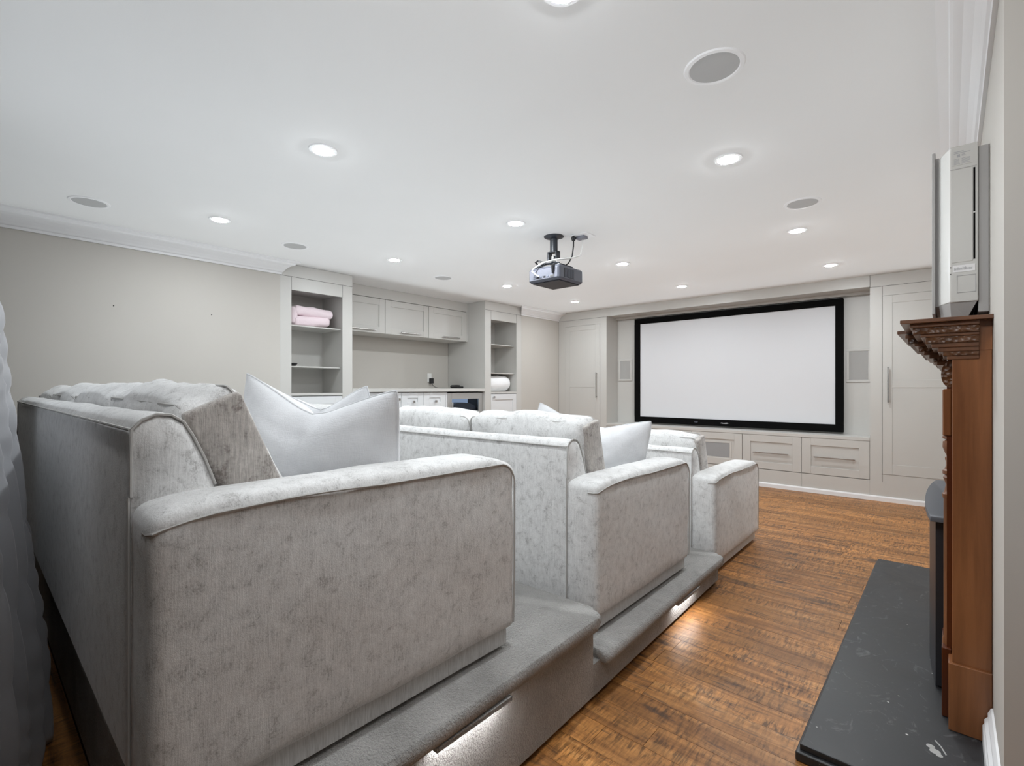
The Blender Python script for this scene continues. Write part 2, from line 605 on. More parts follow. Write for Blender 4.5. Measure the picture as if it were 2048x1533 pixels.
# ================================================================== THE ROOM
fl = struct('floor', B().box(-5.6, 1.7, -0.5, 6.8, -0.12, -0.012), m_gap)
random.seed(4)
PW, PL, PT = 0.122, 1.22, 0.012
def plank(x0, x1, y0, y1):
    b = B()
    b.box(x0 + 0.0007, x1 - 0.0007, y0 + 0.0006, y1 - 0.0006, -PT, random.uniform(-0.0003, 0.0002))
    return b.link('plank', m_plank, fl)
y = -0.24
row = 0
while y < 6.62:
    y1 = min(y + PW, 6.62)
    x0 = -4.66 if (y > 2.95 or y < 0.2) else -1.10
    xe = 0.10 if y1 > 1.75 else 1.55
    x = x0 - random.uniform(0.1, 1.1)
    while x < xe:
        a, b_ = max(x, x0), min(x + PL, xe)
        if b_ - a > 0.05:
            plank(a, b_, y, y1)
        x += PL
    y = y1
    row += 1

struct('ceiling', B().box(-5.6, 1.7, -0.5, 6.8, H, H + 0.1), m_ceil)
wl = B()
wl.box(LX - 0.1, LX, -0.36, 1.938, 0, H)
wl.box(LX - 0.1, LX, 5.389, 6.64, 0, H)
struct('wall_left', wl, m_wall)
struct('wall_alcove', B().box(-5.52, -5.42, 1.9, 5.42, 0, H), m_wall)
struct('wall_far', B().box(-4.76, 0.2, 6.62, 6.72, 0, H), m_cab)
struct('wall_right', B().box(0.10, 0.20, 1.82, 6.62, 0, H), m_wall)
struct('wall_return', B().box(0.10, 1.7, 1.72, 1.82, 0, H), m_wall)
struct('wall_nook', B().box(1.6, 1.7, -0.36, 1.72, 0, H), m_wall)
m_bounce_cut = paint('bounce_cut_black', (0.05, 0.042, 0.035), 0.8)  # near-black colour chosen to cut bounce and deepen the shade behind the sofa
struct('wall_back', B().box(-4.76, 1.7, -0.46, -0.36, 0, H), m_bounce_cut)

# crown moulding: profile (projection p, drop d) measured from the wall / ceiling corner
CR = [(0, 0.117), (0.012, 0.117), (0.014, 0.100), (0.022, 0.094), (0.030, 0.080), (0.046, 0.060), (0.070, 0.042),
      (0.092, 0.034), (0.100, 0.030), (0.104, 0.020), (0.118, 0.016), (0.135, 0.012), (0.135, 0), (0, 0)]
def crown(name, xw, sgn, y0, y1, m0, m1):
    """runs along Y on a wall at x = xw, projecting towards sgn; m0/m1: mitred ends"""
    b = B()
    n = len(CR)
    b.add([(xw + sgn * p, y0 - m0 * p, H - d) for p, d in CR] + [(xw + sgn * p, y1 + m1 * p, H - d) for p, d in CR],
          [tuple(range(n)), tuple(range(n, 2 * n))] + [(i, (i + 1) % n, n + (i + 1) % n, n + i) for i in range(n)])
    return struct(name, b, m_white)
crown('trim_1', LX, 1, -0.36, 1.938, 0, 1)
crown('trim_2', LX, 1, 5.385, 6.30, 1, 0)
crown('trim_3', 0.10, -1, 1.72, 6.30, 0, 0)
# right-hand baseboard beside the hearth, and the far one
bb = B()
bb.prism([(0.10, 0), (0.076, 0), (0.076, 0.105), (0.080, 0.113), (0.080, 0.125), (0.088, 0.136), (0.088, 0.148), (0.095, 0.165), (0.10, 0.168)], 1.72, 2.135, axis='y')
struct('baseboard_right', bb, m_white)
bf = B()
bf.prism([(6.30, 0), (6.284, 0), (6.284, 0.04), (6.290, 0.052), (6.30, 0.052)], -4.62, 0.095, axis='x')
struct('baseboard_far', bf, m_white)

# ================================================================== FAR WALL JOINERY
mf = far()
# bulkhead over the screen niche (part of the room)
sf = B()
sf.box(-3.782, -0.624, FY, 6.62, 2.232, H)
sf.box(-3.782, -0.624, 6.56, 6.60, 2.20, 2.232)
struct('trim_4', sf, m_cab)

# left tall cupboard
tc = root('tall_cupboard', (-4.22, 6.46, 0), 'tall taupe cupboard in the corner beyond the right shelf tower, handle on its right', 'cupboard')
b = B()
b.box(*mf(-4.655, -4.527, 0, H - 0.002, -0.318, 0)); b.box(*mf(-3.893, -3.782, 0, H - 0.002, -0.318, 0))
b.box(*mf(-4.527, -3.893, 2.134, H - 0.002, -0.318, 0)); b.box(*mf(-4.527, -3.893, 0, 0.28, -0.318, 0))
b.box(*mf(-4.527, -3.893, 0.28, 2.134, -0.318, -0.03))
b.link('carcass', m_cab, tc)
B().box(*mf(-4.655, -3.782, 2.226, 2.229, 0, 0.002)).link('frieze_seam', m_gap, tc)
d = shaker(tc, mf, -4.527, -3.893, 0.28, 2.134, 0.004, 0.08, 0.085, (1.183, 1.255), ftop=0.075)
# door sits flush: give it real thickness behind its face
B().box(*mf(-4.524, -3.896, 0.283, 2.131, -0.028, -0.0075)).link('door_core', m_cab, d)
bar_handle(d, mf, 1.025, 1.409, -3.945, 0.004, True)
# right tall cupboard
tc = root('tall_cupboard', (-0.26, 6.46, 0), 'tall taupe cupboard right of the screen, partly hidden by the wooden mantel', 'cupboard')
b = B()
b.box(*mf(-0.624, -0.520, 0, H - 0.002, -0.318, 0)); b.box(*mf(0.06, 0.098, 0, H - 0.002, -0.318, 0))
b.box(*mf(-0.520, 0.06, 2.123, H - 0.002, -0.318, 0)); b.box(*mf(-0.520, 0.06, 0, 0.28, -0.318, 0))
b.box(*mf(-0.520, 0.06, 0.28, 2.123, -0.318, -0.03))
b.link('carcass', m_cab, tc)
B().box(*mf(-0.624, 0.098, 2.221, 2.224, 0, 0.002)).link('frieze_seam', m_gap, tc)
B().box(*mf(-0.6245, -0.6215, 2.224, H - 0.003, 0, 0.002)).link('frieze_seam', m_gap, tc)
B().box(*mf(-0.5215, -0.5185, 0.20, 2.221, 0, 0.002)).link('stile_seam', m_gap, tc)
d = shaker(tc, mf, -0.520, 0.06, 0.28, 2.123, 0.004, 0.08, 0.105, (1.173, 1.252), ftop=0.08)
B().box(*mf(-0.517, 0.057, 0.283, 2.120, -0.028, -0.0075)).link('door_core', m_cab, d)
bar_handle(d, mf, 1.022, 1.386, -0.470, 0.004, True, 0.007)

# drawer run under the screen
ed = [-3.782, -3.150, -2.516, -1.886, -1.252, -0.624]
lab = ['taupe media drawer at the left end of the row under the screen, behind the sofas',
       'taupe media drawer second from the left under the screen, behind the sofas',
       'taupe media drawer with a grey speaker cloth in its front under the screen',
       'taupe media drawer with bar handle just right of the one with speaker cloth',
       'taupe media drawer with bar handle at the right end of the row']
for i in range(5):
    a, c = ed[i], ed[i + 1]
    dr = root('drawer_cabinet', ((a + c) / 2, 6.46, 0), lab[i], 'drawer', 'drawers under the projection screen')
    b = B()
    b.box(*mf(a + 0.001, c - 0.001, 0, 0.205, -0.318, 0.0))
    b.box(*mf(a + 0.001, c - 0.001, 0.205, 0.612, -0.318, -0.022))
    b.link('carcass', m_cab, dr)
    d = shaker(dr, lambda *q: mf(q[0], q[1], q[2], q[3], q[4] - 0.021, q[5] - 0.021), a, c, 0.209, 0.614, 0.022, 0.09, 0.082, name='drawer_front', panel='front_panel')
    if i == 2:
        o = B().box(*mf(a + 0.15, c - 0.15, 0.306, 0.486, -0.014, -0.006), bev=0.002).link('speaker_cloth', m_grille_d, d)
        o['label'] = 'grey speaker cloth panel'
        r_ = B()
        u0, u1, v0, v1 = a + 0.128, c - 0.128, 0.286, 0.504
        for q in ((u0, u1, v0, v0 + 0.02), (u0, u1, v1 - 0.02, v1), (u0, u0 + 0.02, v0 + 0.02, v1 - 0.02), (u1 - 0.02, u1, v0 + 0.02, v1 - 0.02)):
            r_.box(*mf(*q, -0.012, -0.003))
        r_.link('cloth_frame', m_cab, d)
    else:
        m_ = (a + c) / 2
        bar_handle(d, mf, m_ - 0.19, m_ + 0.19, 0.405, 0.0, False, 0.007)
lg = B()
lg.box(-3.782, -0.624, FY - 0.004, 6.62, 0.614, 0.650, bev=0.002, seg=1)
one('media_ledge', lg, m_cab, 'long taupe ledge running under the projection screen above the drawers', 'shelf')

# projection screen
ps = root('projection_screen', (-2.19, 6.56, 0.67), 'large white projection screen in a wide black frame above the drawers', 'screen')
x0, x1, z0, z1 = -3.461, -0.893, 0.671, 2.184
ix0, ix1, iz0, iz1 = -3.374, -0.967, 0.757, 2.104
b = B().box(ix0 - 0.01, ix1 + 0.01, 6.565, 6.585, iz0 - 0.01, iz1 + 0.01)
b.link('screen_cloth', m_screen, ps)
for q in ((x0, x1, iz1, z1), (x0, x1, z0, iz0)):
    B().box(q[0], q[1], 6.55, 6.618, q[2], q[3], bev=0.003, seg=1).link('frame_rail', m_velvet, ps)
for q in ((x0, ix0), (ix1, x1)):
    B().box(q[0], q[1], 6.5502, 6.618, iz0, iz1).link('frame_stile', m_velvet, ps)
for (u, wd, mm) in ((-2.55, 0.028, m_proj), (-2.18, 0.055, m_badge)):
    bb_ = B()
    bb_.prism([(u - wd, 0.712), (u - wd * 0.6, 0.720), (u - wd * 0.2, 0.716), (u + wd * 0.6, 0.722), (u + wd, 0.713), (u + wd * 0.5, 0.705), (u - wd * 0.4, 0.706)], 6.5485, 6.551, axis='y')
    o = bb_.link('maker_badge', mm, ps)
    o['label'] = 'small silver badge on the lower frame'

# flush speakers either side
def flush(uc, v0, v1, u0, u1, text):
    s = root('wall_speaker', (uc, 6.61, v0), text, 'speaker', 'square speakers beside the screen')
    b = B()
    f = 0.028
    for q in ((u0, u1, v0, v0 + f), (u0, u1, v1 - f, v1), (u0, u0 + f, v0 + f, v1 - f), (u1 - f, u1, v0 + f, v1 - f)):
        b.box(q[0], q[1], 6.608, 6.6205, q[2], q[3], bev=0.003, seg=1)
    b.link('bezel', m_cab, s)
    B().box(u0 + f, u1 - f, 6.613, 6.6202, v0 + f, v1 - f).link('grille', m_grille, s)
flush(-3.65, 1.277, 1.605, -3.762, -3.535, 'square flush speaker with cloth grille left of the projection screen')
flush(-0.755, 1.235, 1.61, -0.872, -0.642, 'square flush speaker with cloth grille right of the projection screen')

# ================================================================== LEFT WALL JOINERY
ml = left()
def tower(y0, oy0, oy1, y1, text, with_side):
    t = root('shelf_tower', (-4.9, (y0 + y1) / 2, 0), text, 'shelving')
    D = 0.45
    b = B()
    b.box(*ml(y0, oy0, 0, 2.232, -0.02, 0), bev=0.001, seg=1)
    b.link('stile', m_cab, t)
    b = B()
    b.box(*ml(oy1, y1, 0, 2.232, -0.02, 0), bev=0.001, seg=1)
    b.link('stile', m_cab, t)
    B().box(*ml(oy0 + 0.001, oy1 - 0.001, 2.107, 2.232, -0.02, -0.001)).link('top_rail', m_cab, t)
    B().box(*ml(y0, y1, 2.232, H - 0.002, -0.02, 0.002)).link('frieze', m_cab, t)
    # case: sides, back, head
    B().box(*ml(y0, oy0 - 0.005, 0, H - 0.002, -0.755, -0.02)).link('side_panel', m_cab, t)
    B().box(*ml(oy1 + 0.012, y1, 0, H - 0.002, -0.755, -0.02)).link('side_panel', m_cab, t)
    B().box(*ml(oy0 - 0.005, oy1 + 0.012, 0.0, H - 0.002, -D - 0.02, -D)).link('back_panel', m_cab, t)
    B().box(*ml(oy0 - 0.005, oy1 + 0.012, 2.14, 2.16, -D, -0.02)).link('head_panel', m_cab, t)
    for yy in (oy0, oy1):
        B().box(*ml(yy - 0.0012, yy + 0.0012, 2.107, 2.231, 0, 0.001)).link('seam', m_gap, t)
    B().box(*ml(y0, y1, 2.2305, 2.233, 0, 0.0025)).link('seam', m_gap, t)
    for z in (1.783, 1.384):
        B().box(*ml(oy0 - 0.004, oy1 + 0.011, z - 0.012, z, -D, -0.055), bev=0.001, seg=1).link('shelf', m_cab, t)
    B().box(*ml(oy0 - 0.004, oy1 + 0.011, 1.095, 1.120, -D, -0.001), bev=0.001, seg=1).link('bottom_shelf', m_cab, t)
    B().box(*ml(oy0 - 0.004, oy1 + 0.011, 0.0, 0.10, -D, -0.06)).link('kick_board', m_cab, t)
    d = shaker(t, lambda *q: ml(q[0], q[1], q[2], q[3], q[4] - 0.02, q[5] - 0.02), oy0, oy1, 0.11, 1.09, 0.02, 0.075, 0.078, mat=m_lac)
    knob(d, ml, oy0 + 0.05, 1.045, 0.0)
    return t
tower(1.938, 2.045, 2.569, 2.680, 'tall open shelf tower at the left end, holding the pink blanket', False)
tower(4.640, 4.755, 5.281, 5.389, 'tall open shelf tower at the right end, holding the white rolled duvet', True)

# wall cabinets over the counter
mu = left(-5.0)
uy = [2.682, 3.305, 3.956, 4.612]
ul = ['taupe wall cabinet with steel bar handle, partly behind the left shelf tower',
      'taupe wall cabinet with steel bar handle, middle of the row of three',
      'taupe wall cabinet with steel bar handle beside the right shelf tower']
for i in range(3):
    a, c = uy[i], uy[i + 1]
    wc = root('wall_cabinet', (-5.2, (a + c) / 2, 1.815), ul[i], 'cabinet', 'wall cabinets over the counter')
    B().box(*mu(a + 0.001, c - 0.001, 1.817, 2.226, -0.40, -0.021)).link('carcass', m_cab, wc)
    d = shaker(wc, lambda *q: mu(q[0], q[1], q[2], q[3], q[4] - 0.02, q[5] - 0.02), a, c, 1.815, 2.226, 0.02, 0.078, 0.075)
    bar_handle(d, mu, c - 0.44 if i else c - 0.47, c - 0.14, 1.850, 0.0, False, 0.007, 0.028)
tf = B()
tf.box(*mu(2.682, 4.638, 2.229, H - 0.001, -0.41, 0.0))
struct('trim_5', tf, m_cab)
B_ = B().box(*mu(4.612, 4.638, 1.815, 2.229, -0.02, -0.002))
struct('trim_6', B_, m_cab)

# counter and base units
ct = B()
ct.box(-5.42, LX - 0.002, 2.682, 4.638, 1.125, 1.165, bev=0.002, seg=1)
one('countertop', ct, m_cab, 'long taupe countertop between the two shelf towers', 'counter')
mb = left(LX - 0.035)
def base(y0, y1, text):
    u = root('base_cabinet', (-5.0, (y0 + y1) / 2, 0), text, 'cabinet', 'white base cabinets under the counter')
    B().box(*mb(y0 + 0.001, y1 - 0.001, 0.0, 1.122, -0.70, -0.021)).link('carcass', m_lac, u)
    return u
mb2 = lambda *q: mb(q[0], q[1], q[2], q[3], q[4] - 0.02, q[5] - 0.02)
u = base(2.684, 3.316, 'white base cabinet with one panelled door next to the left shelf tower')
d = shaker(u, mb2, 2.684, 3.316, 0.1, 1.118, 0.02, 0.075, 0.1, mat=m_lac)
knob(d, mb, 3.28, 1.042, 0.0)
u = base(3.316, 4.004, 'white base cabinet with two small drawers over two doors, left of the wine fridge')
for (a, c, k) in ((3.316, 3.640, 3.486), (3.640, 3.985, 3.816)):
    d = shaker(u, mb2, a, c, 0.937, 1.118, 0.02, 0.085, 0.062, mat=m_lac, name='drawer', panel='drawer_panel')
    knob(d, mb, k, 1.010, 0.0)
for (a, c, k) in ((3.316, 3.645, 3.612), (3.645, 3.985, 3.70)):
    d = shaker(u, mb2, a, c, 0.1, 0.934, 0.02, 0.075, 0.1, mat=m_lac)
    knob(d, mb, k, 0.885, 0.0)
B().box(*mb(3.985, 4.004, 0.1, 1.118, -0.02, 0.0)).link('end_filler', m_lac, u)

# wine fridge
wf = root('wine_fridge', (-4.95, 4.32, 0), 'steel-framed wine fridge with glass door and blue glow under the counter', 'fridge')
a, c = 4.010, 4.632
B().box(*mb(a, c, 0.0, 0.09, -0.6, -0.03)).link('kick_grille', m_black, wf)
b = B()
b.box(*mb(a, a + 0.02, 0.09, 1.110, -0.6, -0.03)); b.box(*mb(c - 0.02, c, 0.09, 1.110, -0.6, -0.03))
b.box(*mb(a, c, 1.085, 1.110, -0.6, -0.03)); b.box(*mb(a, c, 0.09, 0.115, -0.6, -0.03)); b.box(*mb(a, c, 0.09, 1.11, -0.62, -0.6))
b.link('case', m_black, wf)
B().box(*mb(a + 0.02, c - 0.02, 0.115, 1.085, -0.30, -0.28)).link('lit_liner', m_fridge_in, wf)
b = B()
b.box(*mb(a, a + 0.075, 0.095, 1.108, -0.03, 0.0), bev=0.003, seg=1); b.box(*mb(c - 0.075, c, 0.095, 1.108, -0.03, 0.0), bev=0.003, seg=1)
b.box(*mb(a + 0.075, c - 0.075, 1.030, 1.108, -0.03, 0.0)); b.box(*mb(a + 0.075, c - 0.075, 0.095, 0.17, -0.03, 0.0))
dr = b.link('door_frame', m_fridge, wf)
B().box(*mb(a + 0.072, c - 0.072, 0.168, 1.032, -0.018, -0.013)).link('glass_pane', m_glass, dr)
hb = B().box(*mb(a + 0.055, a + 0.068, 0.30, 0.99, 0.022, 0.034), bev=0.003)
hb.box(*mb(a + 0.058, a + 0.066, 0.33, 0.342, -0.002, 0.024)); hb.box(*mb(a + 0.058, a + 0.066, 0.90, 0.912, -0.002, 0.024))
hb.link('handle', m_chrome, dr)
# bowed shelf fronts inside
for k, zt in enumerate((0.905, 0.70, 0.50)):
    arc = []
    yc = (a + c) / 2
    hw = (c - a) / 2 - 0.03
    for i in range(17):
        uu = -1 + 2 * i / 16
        arc.append((yc + hw * uu, zt + 0.075 * (1 - uu * uu)))
    poly = arc + [(yc + hw, zt - 0.055), (yc - hw, zt - 0.055)]
    b = B()
    b.prism(poly, -4.90, -4.76, axis='x')
    b.link('bottle_rack', m_fridge_dk, wf)
del wf

# things on the shelves and counter
def folded_blanket():
    t = root('folded_blanket', (-4.89, 2.315, 1.784), 'pale pink folded fleece blanket on the top shelf of the left tower', 'blanket')
    # profile: two thick layers joined by a round fold at the near end (y small)
    for k, (zc, yl, yh, th) in enumerate(((0.052, 2.105, 2.49, 0.098), (0.148, 2.115, 2.525, 0.096))):
        v, f = rbox(0.30, yh - yl, th, 0.044, 4, (8, 10, 4), (0.004, 0.004, 0.006), 0.010, 9.0, 3 + k * 5)
        b = B(); b.add(v, f)
        b.xform(Matrix.Translation((-4.89, (yl + yh) / 2, 1.784 + zc)) @ Matrix.Rotation(R(3 - 5 * k), 4, 'X'))
        b.link('fold', m_pink, t, True, angle=180)
    v, f = rbox(0.285, 0.075, 0.175, 0.037, 4, (8, 3, 6), (0, 0.008, 0), 0.008, 9.0, 11)
    b = B(); b.add(v, f); b.xform(Matrix.Translation((-4.89, 2.117, 1.784 + 0.100)))
    b.link('fold', m_pink, t, True, angle=180)
folded_blanket()
v, f = rbox(0.36, 0.52, 0.205, 0.10, 6, (10, 10, 5), (0.01, 0.0, 0.012), 0.014, 6.0, 21)
b = B(); b.add(v, f)
b.xform(Matrix.Translation((-4.91, 5.018, 1.120 + 0.112)))
one('rolled_duvet', b, m_duvet, 'white rolled duvet on the lowest open shelf of the right tower', 'bedding', smooth=True)
b = B().lathe([(0.018, 0), (0.022, 0.002), (0.030, 0.010), (0.042, 0.030), (0.040, 0.031), (0.027, 0.012), (0.006, 0.006)], -4.76, 2.105, 1.384, 24)
one('small_bowl', b, m_black, 'small black bowl at the near end of the middle shelf, left tower', 'bowl', smooth=True)

for yy_, zz_, tx_ in ((0.719, 1.786, 'tiny dark screw left in the plain left wall, nearer the curtain'), (1.370, 1.792, 'tiny dark screw left in the plain left wall, nearer the shelf tower')):
    b = B().lathe([(0.004, 0), (0.004, 0.004), (0.001, 0.006)], 0, 0, 0, 10)
    b.xform(Matrix.Translation((LX, yy_, zz_)) @ Matrix.Rotation(R(90), 4, 'Y'))
    one('wall_screw', b, m_black, tx_, 'screw', 'screws left in the wall')
op = root('wall_outlet', (-5.42, 4.297, 1.25), 'white wall outlet above the counter between the shelf towers', 'outlet')
B().box(-5.42, -5.413, 4.262, 4.334, 1.256, 1.375, bev=0.002, seg=1).link('cover_plate', m_outlet, op)
for z in (1.285, 1.335):
    B().box(-5.414, -5.411, 4.278, 4.318, z, z + 0.028, bev=0.004, seg=2).link('socket', m_outlet, op)
pl = root('power_cord', (-5.40, 4.31, 1.166), 'black power adapter and cord plugged into the white wall outlet', 'cord')
B().box(-5.411, -5.365, 4.285, 4.335, 1.235, 1.308, bev=0.006).link('plug', m_black, pl)
B().tube([(-5.385, 4.315, 1.24), (-5.38, 4.325, 1.215), (-5.37, 4.345, 1.19), (-5.35, 4.39, 1.173), (-5.31, 4.44, 1.170), (-5.25, 4.49, 1.170), (-5.20, 4.55, 1.171)], 0.0035, 8).link('cord', m_black, pl, True)
rt = root('media_box', (-5.17, 4.62, 1.165), 'flat black media box lying on the counter above the wine fridge', 'electronics')
v, f = rbox(0.14, 0.24, 0.028, 0.01, 3, (4, 4, 2))
b = B(); b.add(v, f); b.xform(Matrix.Translation((-5.16, 4.63, 1.180)) @ Matrix.Rotation(R(6), 4, 'Z'))
b.link('case', m_black, rt, True)
B().tube([(-5.20, 4.50, 1.190), (-5.17, 4.49, 1.205), (-5.14, 4.55, 1.206), (-5.15, 4.62, 1.203), (-5.19, 4.60, 1.204), (-5.20, 4.53, 1.203)], 0.008, 8).link('coiled_cord', m_black, rt, True)
b = B().box(-5.06, -5.02, 4.66, 4.83, 1.1655, 1.183, bev=0.004)
one('remote_control', b, m_black, 'black remote control lying right of the flat media box on the counter', 'remote')

# ================================================================== CEILING FITTINGS
dl = root('downlight', (-0.85, 1.17, H), 'x', 'light', 'recessed ceiling downlights')
p = B().lathe([(0.046, 0.0), (0.050, -0.006), (0.066, -0.005), (0.070, 0.0)], 0, 0, 0, 32, cap=False)
p.link('trim_ring', m_white, dl, True, True)
p = B().lathe([(0.050, 0.0), (0.050, -0.003), (0.044, -0.0065), (0.030, -0.0095), (0.012, -0.0108), (0.002, -0.011)], 0, 0, 0, 32)
p.link('lens', m_lens, dl, True, True)
rows_ = [(1.17, 'nearest row'), (2.61, 'second row from the sofas'), (4.14, 'third row'), (5.51, 'row nearest the screen')]
colsx = [(-0.85, 'right'), (-2.31, 'middle'), (-3.80, 'left')]
DL = {(0, 0): 'glowing recessed downlight at the very top edge of the picture, before all others',
      (0, 1): 'glowing recessed downlight over the nearest sofa, middle of the nearest row',
      (0, 2): 'glowing recessed downlight near the left wall, between the two leftmost ceiling speakers',
      (1, 0): 'glowing recessed downlight below the largest round ceiling speaker',
      (1, 1): 'glowing recessed downlight just left of the projector mount',
      (1, 2): 'glowing recessed downlight straight over the upper wall cabinets at left',
      (2, 0): 'glowing recessed downlight just under the round ceiling speaker nearest the wall air conditioner',
      (2, 1): 'glowing recessed downlight just right of the projector',
      (2, 2): 'glowing recessed downlight just left of and below the projector, over the right shelf tower',
      (3, 0): 'glowing recessed downlight close to the right tall cupboard',
      (3, 1): 'glowing recessed downlight over the middle of the projection screen',
      (3, 2): 'glowing recessed downlight in front of the left tall cupboard'}
for i, (yy, _) in enumerate(rows_):
    for j, (xx, _) in enumerate(colsx):
        o = dl if (i, j) == (0, 0) else copy_tree(dl)
        o.location = (xx, yy, H)
        o['label'] = DL[(i, j)]

cs = root('ceiling_speaker', (0, 0, H), 'x', 'speaker', 'round ceiling speakers')
B().lathe([(0.086, 0.0), (0.086, -0.004), (0.090, -0.0065), (0.102, -0.005), (0.106, 0.0)], 0, 0, 0, 48, cap=False).link('rim', m_white, cs, True, True)
B().lathe([(0.088, 0.0), (0.087, -0.0035), (0.070, -0.005), (0.002, -0.006)], 0, 0, 0, 48).link('grille', m_spk, cs, True, True)
for k, (x, y, t) in enumerate(((-0.645, 1.83, 'largest round grey ceiling speaker, nearest the camera'),
                               (-4.06, 0.506, 'round ceiling speaker at the far left above the plain wall'),
                               (-0.70, 3.55, 'round ceiling speaker on the right, left of the wall air conditioner'),
                               (-4.04, 1.802, 'round ceiling speaker just before the left shelf tower'),
                               (-4.03, 3.383, 'round ceiling speaker before the wall cabinets, smallest in view'))):
    o = cs if k == 0 else copy_tree(cs)
    o.location = (x, y, H)
    o['label'] = t

# projector
pj = root('projector', (-2.28, 3.03, 1.975), 'grey projector hanging upside down from a black ceiling mount', 'projector')
x0, x1, y0, y1, z0, z1 = -2.425, -2.125, 2.885, 3.195, 1.975, 2.075
# case: slightly narrower below
b = B()
def ring(zz, e):
    pts = []
    for (cx, cy, a0) in ((x1 - e, y1 - e, 0), (x0 + e, y1 - e, 90), (x0 + e, y0 + e, 180), (x1 - e, y0 + e, 270)):
        for k in range(5):
            a = R(a0 + 22.5 * k)
            pts.append((cx + 0.02 * math.cos(a), cy + 0.02 * math.sin(a), zz))
    return pts
R1, R2, R3, R4 = ring(1.990, 0.020), ring(2.072, 0.020), ring(2.082, 0.026), ring(1.975, 0.032)
n = len(R1)
vv = R4 + R1 + R2 + R3
ff = [tuple(range(n)), tuple(range(3 * n, 4 * n))]
for q in range(3):
    ff += [(q * n + i, q * n + (i + 1) % n, (q + 1) * n + (i + 1) % n, (q + 1) * n + i) for i in range(n)]
b.add(vv, ff)
b.link('case', m_proj, pj, True, angle=25)
B().box(x0 + 0.025, x1 - 0.025, y0 + 0.025, y1 - 0.025, 1.968, 1.976, bev=0.003).link('lid', m_projd, pj)
bp = B().box(x0 + 0.016, x1 - 0.018, y0 - 0.003, y0 + 0.01, 1.990, 2.066, bev=0.002).link('connector_plate', m_projb, pj)
for k in range(5):
    xx = x0 + 0.055 + k * 0.032
    B().box(xx, xx + 0.02, y0 - 0.006, y0, 2.000, 2.012, bev=0.001, seg=1).link('socket', m_projd if k % 2 else m_conn, bp)
B().box(x1 - 0.085, x1 - 0.045, y0 - 0.007, y0, 1.998, 2.010, bev=0.002).link('socket', m_chrome, bp)
gv = B().box(x1 - 0.004, x1 + 0.002, y0 + 0.055, y0 + 0.185, 1.995, 2.062).link('vent_grille', m_projd, pj)
for k in range(9):
    yy = y0 + 0.065 + k * 0.0135
    B().box(x1 - 0.002, x1 + 0.0045, yy, yy + 0.006, 1.998, 2.059).link('vent_slat', m_proj, gv)
b = B().lathe([(0.030, 0), (0.034, 0.006), (0.034, 0.03), (0.026, 0.032), (0.024, 0.01)], 0, 0, 0, 24)
b.xform(Matrix.Translation((-2.34, 3.19, 2.03)) @ Matrix.Rotation(R(-90), 4, 'X'))
b.link('lens', m_projd, pj, True)
for (xx, yy) in ((x0 + 0.03, y0 + 0.03), (x1 - 0.03, y0 + 0.03), (x1 - 0.03, y1 - 0.03)):
    B().lathe([(0.009, 0), (0.009, 0.012), (0.006, 0.014)], xx, yy, 2.080, 14).link('foot', m_outlet, pj, True)

mt = root('projector_mount', (-2.295, 3.04, H), 'black ceiling mount with round flange holding the grey projector', 'mount')
B().lathe([(0.075, 0), (0.078, -0.004), (0.070, -0.010), (0.040, -0.020), (0.034, -0.022)], -2.295, 3.04, H, 4 * 8).link('flange', m_mount, mt, True)
B().lathe([(0.030, -0.02), (0.030, -0.125), (0.027, -0.127)], -2.295, 3.04, H, 24).link('pole', m_mount, mt, True)
b = B().box(-2.34, -2.33, 3.015, 3.065, 2.165, 2.232, bev=0.002).box(-2.262, -2.252, 3.015, 3.065, 2.165, 2.232, bev=0.002).box(-2.34, -2.252, 3.015, 3.065, 2.222, 2.232, bev=0.002)
b.link('yoke', m_mount, mt)
B().lathe([(0.004, -0.03), (0.022, -0.022), (0.026, 0), (0.022, 0.022), (0.004, 0.03)], -2.296, 3.04, 2.172, 16).link('ball_joint', m_chrome, mt, True)
b = B()
for (dx, dy) in ((-0.11, -0.09), (0.11, -0.08), (-0.09, 0.10), (0.10, 0.11)):
    b.tube([(-2.296, 3.04, 2.142), (-2.296 + dx * 0.4, 3.04 + dy * 0.4, 2.136), (-2.296 + dx, 3.04 + dy, 2.110), (-2.296 + dx, 3.04 + dy, 2.082)], 0.008, 8)
b.lathe([(0.03, 0), (0.035, 0.008), (0.02, 0.012)], -2.296, 3.04, 2.132, 20)
b.link('spider_arm', m_mount, mt, True)
# cables
wc = B().tube([(-2.13, 3.19, 2.342), (-2.13, 3.19, 2.27), (-2.135, 3.17, 2.20), (-2.16, 3.08, 2.165), (-2.22, 2.97, 2.145), (-2.29, 2.89, 2.115), (-2.345, 2.855, 2.075), (-2.36, 2.850, 2.055), (-2.335, 2.862, 2.030), (-2.31, 2.875, 2.012)], 0.0055, 8)
one('white_cable', wc, m_cable_w, 'white cable looping from the ceiling plate to the back of the projector', 'cable', smooth=True)
kc = B().tube([(-2.165, 3.12, 2.335), (-2.165, 3.12, 2.27), (-2.17, 3.11, 2.19), (-2.19, 3.09, 2.135), (-2.21, 3.06, 2.108), (-2.20, 2.98, 2.098), (-2.185, 2.90, 2.090), (-2.180, 2.872, 2.070), (-2.182, 2.874, 2.020)], [0.0055] * 5 + [0.007, 0.011, 0.012, 0.006], 8)
kc.lathe([(0.004, 0.02), (0.016, 0.012), (0.018, 0), (0.014, -0.014), (0.006, -0.02)], -2.165, 3.12, 2.325, 16)
one('black_cable', kc, m_black, 'black power cable dropping from the ceiling to the projector', 'cable', smooth=True)
